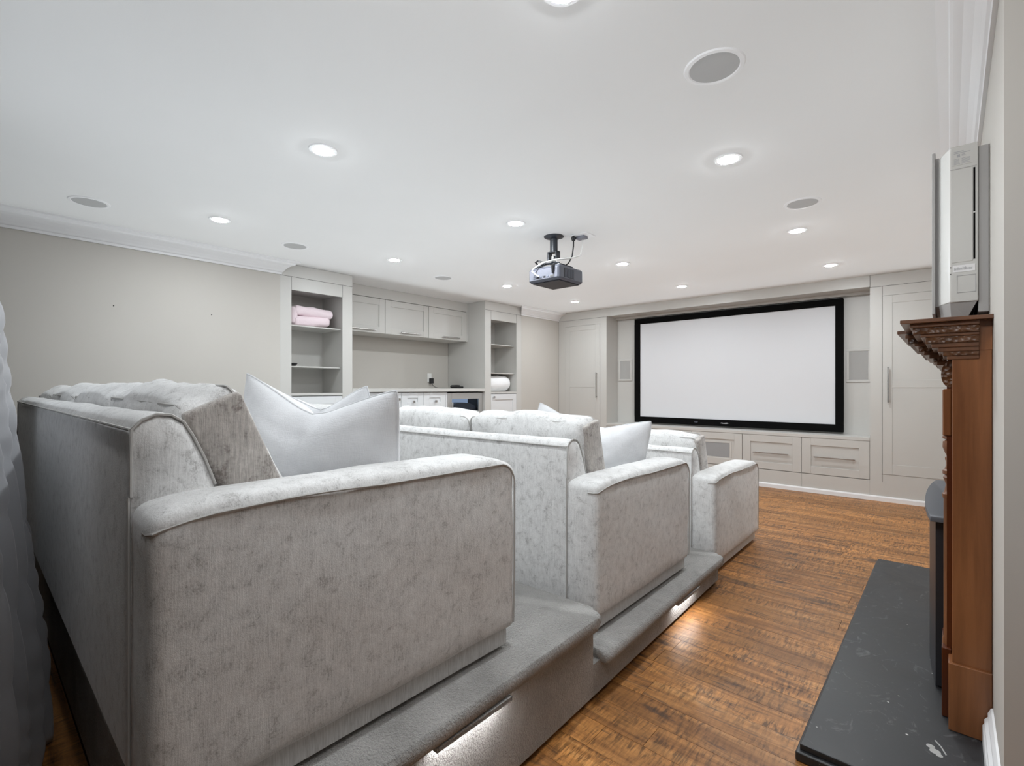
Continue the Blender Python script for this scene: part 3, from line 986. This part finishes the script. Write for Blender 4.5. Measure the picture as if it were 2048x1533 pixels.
kc = B().tube([(-2.36, 3.06, 2.095), (-2.40, 3.00, 2.12), (-2.405, 2.95, 2.150), (-2.37, 2.94, 2.155), (-2.31, 2.97, 2.125), (-2.33, 2.93, 2.10), (-2.39, 2.93, 2.098), (-2.385, 2.97, 2.115), (-2.33, 2.99, 2.105)], 0.007, 8)
one('coiled_cable', kc, m_black, 'bunched black cable lying on top of the projector', 'cable', smooth=True)
cp = root('cable_plate', (-2.12, 3.17, H), 'small grey cable plate on the ceiling beside the projector mount', 'plate')
B().box(-2.19, -2.04, 3.10, 3.24, H - 0.006, H, bev=0.002).link('plate', m_white, cp)
B().box(-2.165, -2.085, 3.14, 3.20, H - 0.026, H - 0.006, bev=0.003).link('socket', m_projb, cp)

# ================================================================== RISERS
def riser(name, poly, zb, z, text, parts=True):
    """poly: outline (x,y) of the carpeted body, tread overhangs its exposed edges"""
    cx = sum(p[0] for p in poly) / len(poly); cy = sum(p[1] for p in poly) / len(poly)
    t = root(name, (cx, cy, zb), text, 'step', 'carpeted seating risers')
    b = B(); b.prism(poly, zb + 0.020, z - 0.03); b.link('riser_face', m_carpet, t)
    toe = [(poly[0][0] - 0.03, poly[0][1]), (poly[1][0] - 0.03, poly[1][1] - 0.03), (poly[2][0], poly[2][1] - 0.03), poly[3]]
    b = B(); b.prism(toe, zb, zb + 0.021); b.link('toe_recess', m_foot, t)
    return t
def rounded(poly, i, r, n=6):
    """rounds corner i of a polygon"""
    p = Vector(poly[i]); a = (Vector(poly[i - 1]) - p).normalized(); c = (Vector(poly[(i + 1) % len(poly)]) - p).normalized()
    pts = []
    s, e = p + a * r, p + c * r
    for k in range(n + 1):
        u = k / n
        pts.append(tuple((1 - u) ** 2 * s + 2 * u * (1 - u) * p + u * u * e))
    return list(poly[:i]) + pts + list(poly[i + 1:])
def sx(y):                      # side plane of the risers, slightly out of square
    return -1.035 + (3.0 - y) * 0.033
def tread(t, poly, z, th=0.048):
    """a slab with a bullnose all round its top and bottom edge"""
    b = B(); b.prism(poly, z - th, z, bev=0.021, seg=5)
    o = b.link('tread', m_carpet, t, True, angle=80)
    return o
low = riser('seating_riser', [(sx(1.55), 1.55), (sx(3.0), 3.0), (-4.655, 2.93), (-4.655, 1.48)], 0.0, 0.168,
            'lower carpeted riser carrying the middle sofa beside the wood floor')
ov = 0.036
pl_ = [(sx(1.60) + ov, 1.600), (sx(3.03) + ov, 3.028), (-4.655, 2.955), (-4.655, 1.52)]
tread(low, rounded(pl_, 1, 0.05), 0.168)
hi_ = riser('seating_riser', [(sx(0.25), 0.250), (sx(1.55), 1.55), (-4.655, 1.475), (-4.655, 0.230)], 0.0, 0.335,
            'upper carpeted riser carrying the nearest sofa, with a light under its edge')
ph_ = [(sx(0.235) + ov, 0.235), (sx(1.585) + ov, 1.585), (-4.655, 1.505), (-4.655, 0.215)]
tread(hi_, rounded(ph_, 1, 0.06), 0.335)
# little step lights tucked under the nosing
def step_light(y, z, text):
    x = sx(y)
    t = root('step_light', (x, y, z), text, 'light', 'step lights under the riser edges')
    B().box(x + 0.012, x + 0.035, y - 0.135, y + 0.135, z - 0.006, z).box(x + 0.0315, x + 0.035, y - 0.135, y + 0.135, z - 0.012, z - 0.005).box(x + 0.002, x + 0.035, y - 0.138, y - 0.133, z - 0.012, z).box(x + 0.002, x + 0.035, y + 0.133, y + 0.138, z - 0.012, z).link('housing', m_carpet, t)
    B().box(x + 0.014, x + 0.031, y - 0.13, y + 0.13, z - 0.0075, z - 0.0055).link('lens', m_step, t)
step_light(0.90, 0.287, 'hidden step light shining down the side of the upper riser')
step_light(2.44, 0.1205, 'hidden step light shining down the side of the lower riser')

# ================================================================== SOFAS
AW, L, D = 0.165, 3.30, 0.965
def sofa(loc, rz, text, seed, tilt, ctop, pat):
    t = root('sofa', loc, text, 'sofa', 'grey theatre sofas', rz)
    # plinth skirt
    b = B().box(-L + 0.02, -0.02, 0.02, D - 0.02, 0.012, 0.075, bev=0.004, seg=1)
    b.link('skirt', m_skirt, t, local=True)
    b = B()
    for xx in (-L + 0.12, -0.12):
        for yy in (0.1, D - 0.1):
            b.box(xx - 0.03, xx + 0.03, yy - 0.03, yy + 0.03, 0, 0.014)
    b.link('foot', m_foot, t, local=True)
    # arms
    for s, x0 in ((1, -AW), (-1, -L)):
        zt, zb = 0.619, 0.068
        v, f = rbox(AW, D, zt - zb, 0.026, 4, (4, 22, 12), (0.004, 0.004, 0.010), 0.004, 5.0, seed + s)
        vv = []
        for p in v:
            # the top rolls off at front and rear
            yy = p.y / (D / 2)
            drop = 0.0
            if p.z > 0.1:
                k = (p.z - 0.1) / ((zt - zb) / 2 - 0.1)
                if yy > 0.72:
                    drop = -0.035 * ((yy - 0.72) / 0.28) ** 2 * k
                elif yy < -0.8:
                    drop = -0.016 * ((-yy - 0.8) / 0.2) ** 2 * k
            vv.append((p.x + x0 + AW / 2, p.y + D / 2, p.z + drop + (zt + zb) / 2))
        b = B(); b.add(vv, f)
        arm = b.link('arm', m_sofa, t, True, local=True, angle=180)
        # welt round the outer panel
        xo = 0.0005 if s > 0 else -L - 0.0005
        zw = 0.602
        pts = [(xo - s * 0.05, -0.001, 0.572), (xo - s * 0.02, -0.001, 0.573), (xo - s * 0.004, 0.004, 0.576), (xo, 0.02, 0.582), (xo, 0.06, 0.590)]
        for k in range(15):
            yy = 0.10 + (D - 0.22) * k / 14
            pts.append((xo + s * 0.003, yy, zw - 0.006 + 0.006 * math.sin(math.pi * min(1, k / 7)) ))
        for k in range(1, 9):
            a = R(90 - 90 * k / 8)
            pts.append((xo, D - 0.075 + 0.068 * math.cos(a), zw - 0.075 + 0.068 * math.sin(a) + 0.001))
        pts += [(xo, D - 0.007, 0.42), (xo, D - 0.008, 0.25), (xo, D - 0.012, 0.085)]
        B().tube(pts, 0.0031, 6).link('welt', m_welt, arm, True, local=True)
    # back: lofted wedge, soft at the top
    prof = [(0.0, 0.07), (-0.002, 0.30), (-0.002, 0.60), (0.0, 0.725), (0.004, 0.755), (0.016, 0.772), (0.040, 0.782), (0.066, 0.780),
            (0.088, 0.766), (0.104, 0.735), (0.126, 0.685), (0.146, 0.625), (0.158, 0.560), (0.168, 0.45), (0.175, 0.25), (0.178, 0.07)]
    NX = 46
    xa, xb = -AW + 0.012, -L + AW - 0.012
    b = B()
    rows = []
    for i in range(NX + 1):
        u = i / NX
        # pull the ends in a little so they are round
        e = 0.0
        xx = xa + (xb - xa) * u
        col = []
        for (yy, zz) in prof:
            q = Vector((xx, yy, zz))
            nz = 0.005 * noise.fractal(Vector((xx * 4, zz * 6, seed + yy * 5)), 1, 2, 3)
            if i in (0, NX):
                c = Vector((xx, 0.075, 0.42)); q = c + (q - c) * 0.985
            dz = nz if zz > 0.65 else 0
            col.append(b.bm.verts.new((q.x, q.y + (nz * 0.5 if 0.1 < zz < 0.65 else 0), q.z + dz)))
        rows.append(col)
    for a, c in zip(rows, rows[1:]):
        for k in range(len(prof)):
            kk = (k + 1) % len(prof)
            b.bm.faces.new((a[k], a[kk], c[kk], c[k]))
    for col, sg in ((rows[0], 1), (rows[-1], -1)):
        # bulged end caps
        cx = col[0].co.x
        mid_ = [b.bm.verts.new((cx + sg * 0.010, 0.072 + (v_.co.y - 0.072) * 0.7, 0.42 + (v_.co.z - 0.42) * 0.93)) for v_ in col]
        m2 = [b.bm.verts.new((cx + sg * 0.014, 0.072 + (v_.co.y - 0.072) * 0.3, 0.42 + (v_.co.z - 0.42) * 0.8)) for v_ in col]
        for r1, r2 in ((col, mid_), (mid_, m2)):
            for k in range(len(col)):
                kk = (k + 1) % len(col)
                b.bm.faces.new((r1[k], r1[kk], r2[kk], r2[k]))
        b.bm.faces.new(m2)
    back = b.link('back', m_sofa, t, True, local=True, angle=60)
    w = B()
    w.tube([(xa + (xb - xa) * k / 40, -0.001, 0.752) for k in range(41)], 0.0031, 6)
    for xe, sg in ((xa, 1), (xb, -1)):
        w.tube([(xe + sg * 0.002, yy + 0.001, zz) for (yy, zz) in [(-0.001, 0.62), (-0.001, 0.70), (0.0, 0.752), (0.016, 0.770), (0.040, 0.781), (0.066, 0.778), (0.087, 0.763), (0.104, 0.733), (0.126, 0.683), (0.146, 0.625)]], 0.0031, 6)
        w.tube([(xe + sg * 0.0, -0.003, zz) for zz in (0.08, 0.3, 0.5, 0.62)], 0.003, 6)
    w.link('welt', m_welt, back, True, local=True)
    # deck, seats, back cushions
    B().box(-L + AW - 0.01, -AW + 0.01, 0.16, D - 0.03, 0.075, 0.27, bev=0.01).link('deck', m_sofa, t, local=True)
    nC = 4
    cw = (L - 2 * AW) / nC
    for k in range(nC):
        xc = -AW - cw * (k + 0.5)
        v, f = rbox(cw - 0.006, D - 0.19, 0.17, 0.04, 4, (8, 8, 3), (0.004, 0.006, 0.014), 0.006, 5.0, seed + k)
        b = B(); b.add([(p.x + xc, p.y + 0.165 + (D - 0.19) / 2, p.z + 0.352) for p in v], f)
        b.link('seat_cushion', m_sofa, t, True, local=True, angle=180)
    for k in range(nC):
        xc = -AW - cw * (k + 0.5)
        hh, th = 0.47, 0.150
        v, f = rbox(cw - 0.012, th, hh, 0.036, 4, (16, 6, 14), (0.004, 0.026, 0.024), 0.014, 6.0, seed * 3 + k * 7.3)
        tl = tilt + random.uniform(-1.5, 1.5)
        zt = ctop + random.uniform(-0.012, 0.012)
        mat = Matrix.Translation((xc, pat, zt)) @ Matrix.Rotation(R(tl), 4, 'X') @ Matrix.Rotation(R(random.uniform(-1, 1)), 4, 'Y') @ Matrix.Translation((0, 0, -hh / 2))
        b = B(); b.add([mat @ p for p in v], f)
        cu = b.link('back_cushion', m_sofa, t, True, local=True, angle=180)
        # boxing strips on both flanks in the darker nap, plus welts front and rear
        w = B()
        for yy in (-th / 2 + 0.022, th / 2 - 0.022):
            ring_ = [mat @ Vector((a, yy, c)) for a, c in rrect((cw - 0.012) / 2 - 0.001, hh / 2 - 0.001, 0.038, 5)]
            w.tube(ring_, 0.0038, 6, True)
        w.link('welt', m_welt, cu, True, local=True)
        if k == 0:
            bx = B()
            v2, f2 = rbox(0.034, th - 0.026, hh - 0.030, 0.010, 3, (1, 5, 10), (0.004, 0, 0), 0.0)
            bx.add([mat @ (p + Vector(((cw - 0.012) / 2 - 0.002, 0, 0))) for p in v2], f2)
            o = bx.link('boxing', m_sofa_d, cu, True, local=True, angle=180)
            o['label'] = 'darker crushed boxing strip on the cushion flank'
    return t
random.seed(11)
sofa((-1.035, 0.210, 0.335), R(0.3), 'nearest long grey chenille sofa, on the upper riser beside the curtain', 2.0, 24, 0.820, 0.135)
sofa((-1.052, 1.690, 0.168), R(1.0), 'middle long grey chenille sofa, standing on the lower riser', 5.0, 16, 0.850, 0.205)
sofa((-1.080, 3.095, 0.0), R(1.0), 'farthest long grey chenille sofa, standing on the wood floor', 9.0, 15, 0.850, 0.190)

# ------------------------------------------------------------------ throw pillows
def pillow(loc, rz, tilt, roll, w, h, th, chop, seed, text):
    t = root('throw_pillow', loc, text, 'pillow', 'white throw pillows', 0)
    N = 40
    mat = Matrix.Rotation(rz, 4, 'Z') @ Matrix.Rotation(tilt, 4, 'X') @ Matrix.Rotation(roll, 4, 'Y')
    def P(u, v, side):
        k = max(0.0, (1 - u * u)) ** 0.55 * max(0.0, (1 - v * v)) ** 0.55
        pin = 1 - 0.055 * (u * v) ** 4
        x = u * w / 2 * (1 - 0.045 * (1 - v * v) * abs(u)) * pin
        z = v * h / 2 * (1 - 0.05 * (1 - u * u) * abs(v)) * pin
        y = side * th / 2 * k
        if v > -0.7:
            u0 = -0.06
            d = (u - u0) / (1 - u0) if u > u0 else (u0 - u) / (1 + u0)
            g = (1 - d) ** 1.15
            g = g - 0.10 * math.exp(-(d / 0.12) ** 2)
            ramp = ((v + 0.7) / 1.7) ** 1.5
            z -= chop * g * ramp
            # cloth pushed out either side of the karate chop
            y += side * 0.035 * ramp * math.exp(-((d - 0.45) / 0.25) ** 2) * (1 - v * v)
            y -= side * 0.060 * math.exp(-(d / 0.16) ** 2) * ramp * k
        nz = noise.fractal(Vector((u * 2.2 + seed, v * 2.2, side + seed)), 1, 2, 4)
        y += 0.010 * nz * k
        z += h / 2
        return mat @ Vector((x, y, z))
    b = B()
    g = {}
    for side in (-1, 1):
        for i in range(N + 1):
            for j in range(N + 1):
                u, v = -1 + 2 * i / N, -1 + 2 * j / N
                u = math.sin(u * math.pi / 2) * 0.6 + u * 0.4
                v = math.sin(v * math.pi / 2) * 0.6 + v * 0.4
                edge = i in (0, N) or j in (0, N)
                key = (i, j, 0 if edge else side)
                if key not in g:
                    g[key] = b.bm.verts.new(P(u, v, 0 if edge else side))
        for i in range(N):
            for j in range(N):
                q = []
                for (a, c) in ((i, j), (i + 1, j), (i + 1, j + 1), (i, j + 1)):
                    q.append(g[(a, c, 0 if (a in (0, N) or c in (0, N)) else side)])
                b.bm.faces.new(q)
    border = [g[(i, 0, 0)].co.copy() for i in range(N)] + [g[(N, j, 0)].co.copy() for j in range(N)] + \
             [g[(N - i, N, 0)].co.copy() for i in range(N)] + [g[(0, N - j, 0)].co.copy() for j in range(N)]
    c = b.link('cover', m_pillow, t, True, local=True, angle=180)
    B().tube(border, 0.003, 6, True).link('piping', m_pillow, c, True, local=True)
    return t
pillow((-1.468, 0.735, 0.770), R(20), R(8), R(5.5), 0.60, 0.435, 0.21, 0.115, 1.0,
       'white linen throw pillow with a chopped top, propped on the arm of the nearest sofa')
pillow((-1.82, 0.985, 0.770), R(16), R(10), R(-3), 0.50, 0.41, 0.16, 0.09, 4.0,
       'white throw pillow standing behind the chopped one on the nearest sofa')
pillow((-1.575, 2.365, 0.605), R(26), R(7), R(9), 0.66, 0.450, 0.20, 0.12, 7.0,
       'white throw pillow on the middle sofa, tucked against its right arm')

# ================================================================== FIREPLACE SIDE
hs = root('hearth', (-0.14, 2.87, 0), 'black slate hearth slab on the wood floor before the wooden mantel', 'hearth')
B().box(-0.352, 0.076, 1.745, 3.985, 0.030, 0.050, bev=0.004, seg=2).link('top_slab', m_slate, hs)
B().box(-0.362, 0.0755, 1.730, 3.992, 0.0, 0.031, bev=0.006, seg=3).link('base_slab', m_slate, hs)

b = B()
for (cx_, cy_, r_) in ((-0.045, 2.005, 0.011), (-0.034, 1.985, 0.014), (-0.024, 1.972, 0.009)):
    b.lathe([(r_, 0.0), (r_ * 0.8, 0.0012), (r_ * 0.3, 0.0018)], cx_, cy_, 0.050, 12)
b.tube([(-0.035, 2.045, 0.0505), (-0.020, 2.02, 0.0505), (-0.008, 1.985, 0.0505)], 0.0022, 6)
o = b.link('filler_smear', m_grille, hs)
o['label'] = 'dried white filler smear'
mn = root('mantelpiece', (0.05, 2.9, 0.05), 'dark mahogany fireplace mantel with carved mouldings standing on the black hearth', 'mantel')
Z0 = 0.0505
# legs (near and far): flat side board, plinth, turned half column
def mleg(ya, yb, near):
    s = 1 if near else -1
    b = B().box(0.005, 0.099, ya, yb, Z0 + 0.2, 1.30, bev=0.002, seg=1)
    leg = b.link('leg', m_mahog, mn)
    yp0, yp1 = (ya - 0.012, yb + 0.10) if near else (ya - 0.10, yb + 0.012)
    B().box(-0.004, 0.099, ya - (0.012 if near else 0), yb + (0 if near else 0.012), Z0, 0.27, bev=0.002, seg=1).link('plinth', m_mahog, leg)
    q0, q1 = (ya + 0.068, yb) if near else (ya, yb - 0.068)
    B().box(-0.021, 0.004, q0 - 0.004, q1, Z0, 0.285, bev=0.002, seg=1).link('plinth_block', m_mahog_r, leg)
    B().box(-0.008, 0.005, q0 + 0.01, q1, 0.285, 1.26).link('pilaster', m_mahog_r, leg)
    cy, cx = (q0 + 0.045 if near else q1 - 0.045), 0.012
    r = 0.032
    prof = [(r, 0.285), (r, 0.30), (r * 0.9, 0.31), (r * 0.9, 0.785), (r, 0.79), (r * 1.02, 0.803), (r * 0.88, 0.808), (r * 0.72, 0.835), (r * 0.95, 0.86), (r * 0.80, 0.868),
            (r, 0.872), (r, 0.884), (r * 0.82, 0.888), (r * 0.66, 0.905), (r * 0.66, 0.935), (r * 0.8, 0.945), (r * 1.0, 0.965), (r * 0.96, 0.985), (r * 0.7, 0.990), (r, 0.995), (r, 1.002), (r * 0.9, 1.006)]
    B().lathe(prof, cx, cy, 0, 28).link('turned_column', m_mahog, leg, True)
    B().box(-0.019, 0.004, q0 + 0.004, q1, 1.006, 1.165, bev=0.003, seg=1).link('upper_block', m_mahog, leg)
    # scrolled bracket below the mouldings
    sc = []
    for k in range(13):
        a = R(-90 + 180 * k / 12)
        sc.append((0.004 - 0.024 * max(0, math.cos(a)) - 0.003, 1.215 + 0.045 * math.sin(a)))
    sc += [(0.01, 1.262), (0.01, 1.168)]
    B().prism(sc, q0 + 0.008, q1 - 0.005, axis='y').link('bracket', m_carved, leg, True)
mleg(2.152, 2.40, True)
mleg(3.32, 3.568, False)
# frieze and inner surround between the legs
B().box(0.02, 0.099, 2.40, 3.32, 0.95, 1.30).link('frieze_board', m_mahog, mn)
B().box(0.055, 0.099, 2.40, 3.32, Z0, 0.95).link('surround', m_slate, mn)
# stepped mouldings under the shelf
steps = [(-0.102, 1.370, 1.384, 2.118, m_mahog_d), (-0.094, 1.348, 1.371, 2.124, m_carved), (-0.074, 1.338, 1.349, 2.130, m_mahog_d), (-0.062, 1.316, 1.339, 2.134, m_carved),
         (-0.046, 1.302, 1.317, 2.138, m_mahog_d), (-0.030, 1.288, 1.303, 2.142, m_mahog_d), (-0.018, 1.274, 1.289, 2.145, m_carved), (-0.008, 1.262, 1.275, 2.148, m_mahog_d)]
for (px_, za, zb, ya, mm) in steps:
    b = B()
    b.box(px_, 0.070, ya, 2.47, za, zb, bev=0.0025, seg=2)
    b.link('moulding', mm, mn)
    b = B()
    b.box(px_ - 0.030, 0.070, 2.470, 3.25, za - 0.006, zb - 0.006, bev=0.0025, seg=2)
    b.link('moulding', mm, mn)
    b = B()
    b.box(px_, 0.070, 3.25, 5.72 - ya, za, zb, bev=0.0025, seg=2)
    b.link('moulding', mm, mn)
B().box(0.0695, 0.099, 2.150, 3.57, 1.29, 1.385).link('back_board', m_mahog, mn)
sh = B().prism([(-0.126, 2.100), (0.1, 2.100), (0.1, 3.62), (-0.126, 3.62), (-0.126, 3.23), (-0.158, 3.23), (-0.158, 2.49), (-0.126, 2.49)], 1.384, 1.397, bev=0.002, seg=2)
sh.link('shelf', m_mahog_d, mn)

# stove front
ef = root('electric_stove', (0.0, 2.85, 0.05), 'black bow-fronted electric stove standing on the hearth inside the mantel', 'fireplace')
def bow(e, y0, y1, xb, xs):
    pts = []
    for k in range(21):
        u = -1 + 2 * k / 20
        pts.append((xs - e - 0.026 * (1 - abs(u) ** 2.2), y0 + (y1 - y0) * (u + 1) / 2))
    return pts + [(xb, y1), (xb, y0)]
B().prism(bow(0.0, 2.415, 3.29, 0.052, -0.040), 0.058, 0.676).link('body', m_stove, ef, True)
B().prism(bow(0.006, 2.36, 3.31, 0.052, -0.048), 0.678, 0.698, bev=0.003, seg=2).link('top_plate', m_stovetop, ef, True)
B().prism(bow(-0.012, 2.425, 3.28, 0.052, -0.040), 0.0505, 0.058).link('foot', m_black, ef)
# ------------------------------------------------------------------ wall air conditioner above the mantel
ac = root('air_conditioner', (0.05, 2.6, 1.42), 'square grey wall air conditioner hanging above the mantel shelf', 'air conditioner')
YA, YB = 2.30, 2.93
body = B()
body.prism([(0.0, YA), (0.072, YA), (0.072, YB), (0.0, YB), (-0.030, YB - 0.07), (-0.030, YA + 0.085)], 1.468, 2.012, bev=0.002, seg=1)
bo = body.link('body', m_ac, ac)
B().prism([(0.0, YA - 0.0006), (-0.0308, YA + 0.085), (-0.0300, YA + 0.087), (0.003, YA)], 1.472, 2.008).link('lit_chamfer', m_ac_lit, bo)  # chamfer face coloured lighter to show the light it catches
B().box(0.072, 0.0995, YA + 0.012, YB - 0.012, 1.43, 2.0, bev=0.002, seg=1).link('back_plate', m_acd, ac)
fp = B().box(-0.050, -0.040, YA + 0.075, YB - 0.01, 1.44, 2.035, bev=0.003, seg=2).link('front_panel', m_acd, ac)
fe = B().box(-0.040, -0.030, YA + 0.10, YB - 0.03, 1.47, 2.02).link('panel_hinge', m_acd, ac)
# lower throat
th_ = B()
vt = [(0.0, YA + 0.004, 1.470), (0.070, YA + 0.004, 1.470), (0.070, YB - 0.004, 1.470), (0.0, YB - 0.004, 1.470), (-0.030, YB - 0.07, 1.470), (-0.030, YA + 0.085, 1.470)]
vb = [(0.004, YA + 0.03, 1.405), (0.045, YA + 0.03, 1.415), (0.045, YB - 0.03, 1.415), (0.004, YB - 0.03, 1.405), (-0.022, YB - 0.09, 1.405), (-0.022, YA + 0.10, 1.405)]
th_.add(vt + vb, [tuple(range(6)), tuple(range(6, 12))] + [(i, (i + 1) % 6, 6 + (i + 1) % 6, 6 + i) for i in range(6)])
th_.link('outlet_throat', m_acd, ac)
# details on the near flank
yf = YA - 0.0012
B().box(0.004, 0.0585, yf, YA + 0.002, 1.606, 1.930, bev=0.001, seg=1).link('flank_panel', m_ac, bo)
B().box(0.0595, 0.0645, yf + 0.0002, YA + 0.002, 1.612, 1.926).link('intake_slot', m_velvet, bo)
B().box(0.0595, 0.0645, yf, YA + 0.002, 1.770, 1.774).link('slot_bridge', m_ac, bo)
B().box(0.001, 0.068, yf + 0.0002, YA + 0.002, 1.931, 1.933).link('seam', m_acd, bo)
st = B().box(0.006, 0.060, yf, YA + 0.001, 1.944, 1.996).link('rating_label', m_ac, bo)
pr = B()
random.seed(6)
for (xa_, xb_, za_, zb_) in ((0.010, 0.035, 1.990, 1.9925), (0.010, 0.052, 1.985, 1.987), (0.018, 0.026, 1.972, 1.982), (0.030, 0.040, 1.975, 1.977), (0.030, 0.038, 1.979, 1.981)):
    pr.box(xa_, xb_, yf - 0.0004, yf, za_, zb_)
for k in range(6):
    pr.box(0.010, 0.010 + random.uniform(0.012, 0.017), yf - 0.0004, yf, 1.948 + k * 0.0035, 1.9495 + k * 0.0035)
    pr.box(0.030, 0.030 + random.uniform(0.015, 0.024), yf - 0.0004, yf, 1.948 + k * 0.0035, 1.9495 + k * 0.0035)
pr.link('label_print', m_print, st)
wl_ = B().box(0.007, 0.064, yf, YA + 0.001, 1.572, 1.596).link('warning_sticker', m_sticker, bo)
pr = B()
x = 0.011
while x < 0.058:
    w_ = random.uniform(0.0008, 0.002)
    pr.box(x, x + w_, yf - 0.0004, yf, 1.579, 1.579 + random.uniform(0.006, 0.011))
    x += w_ + random.uniform(0.0006, 0.0016)
pr.link('sticker_print', m_print, wl_)
def outline(x0, x1, z0, z1, t_):
    b = B()
    for q in ((x0, x1, z0, z0 + t_), (x0, x1, z1 - t_, z1), (x0, x0 + t_, z0, z1), (x1 - t_, x1, z0, z1)):
        b.box(q[0], q[1], yf, YA + 0.001, q[2], q[3])
    return b
outline(0.018, 0.066, 1.500, 1.560, 0.0012).link('cover_seam', m_print, bo)
for z in (1.589, 1.565):
    B().box(0.0005, 0.003, yf, YA + 0.001, z, z + 0.004).link('screw', m_black, bo)

# ================================================================== CURTAIN AND BLACK BOX
def curtain():
    t = root('curtain', (-2.45, -0.12, 0.01), 'grey satin curtain hanging at the left edge behind the nearest sofa', 'curtain')
    NU, NV = 150, 90
    x0, x1 = -3.05, -1.60
    b = B()
    rows = []
    for j in range(NV + 1):
        v = j / NV
        z = 0.012 + (2.20 - 0.012) * v
        row = []
        # the hem spreads towards the room, the heading stays by the wall
        tab = [(0.0, 0.188), (0.34, 0.178), (0.45, 0.170), (0.80, 0.132), (1.07, 0.108), (1.43, 0.074), (1.9, 0.02), (2.3, -0.09)]
        for (za, ya), (zb, yb) in zip(tab, tab[1:]):
            if za <= z <= zb:
                front = ya + (yb - ya) * (z - za) / (zb - za)
        for i in range(NU + 1):
            u = i / NU
            ph = u * 2 * math.pi * 9
            amp = 0.022 + 0.014 * (1 - v)
            y = front - amp - 0.01 + amp * math.sin(ph + 0.5 * math.sin(3 * v + u * 5))
            y += 0.016 * (abs(math.sin(z * 23 + 2.0 * math.sin(z * 7 + u * 6) + 3 * noise.noise(Vector((u * 6, z * 3, 1.7))))) ** 0.5 - 0.7) * (0.4 + 0.6 * math.sin(ph * 0.5) ** 2)
            y += 0.010 * noise.noise(Vector((u * 9, z * 2.5, 0.3)))
            if u > 0.64:
                y -= 0.115 * ((u - 0.64) / 0.36) ** 0.8 * (1 - 0.45 * v)
            x = x0 + (x1 - x0) * u + 0.018 * math.cos(ph) + 0.05 * (1 - v) * (u - 0.3)
            row.append(b.bm.verts.new((x, y, z)))
        rows.append(row)
    for a, c in zip(rows, rows[1:]):
        for i in range(NU):
            b.bm.faces.new((a[i], a[i + 1], c[i + 1], c[i]))
    o = b.link('drape', m_satin, t, True, angle=180)
    sd = o.modifiers.new('thickness', 'SOLIDIFY'); sd.thickness = 0.003
    B().tube([(-3.25, -0.22, 2.215), (-1.5, -0.22, 2.215)], 0.012, 12).link('rod', m_steel, t, True)
    bk = B()
    for xx in (-3.2, -1.55):
        bk.box(xx - 0.01, xx + 0.01, -0.36, -0.225, 2.205, 2.225)
    bk.link('rod_bracket', m_steel, t)
curtain()
bs = root('black_box', (-4.50, 0.05, 0.0), 'tall black box in the gap between curtain and sofa', 'speaker')
B().box(-4.62, -4.39, -0.06, 0.17, 0.002, 0.985, bev=0.006).link('cabinet', m_black, bs)  # plain upright black box
B().box(-4.39, -4.378, -0.045, 0.155, 0.03, 0.965, bev=0.004).link('grille', m_velvet, bs)
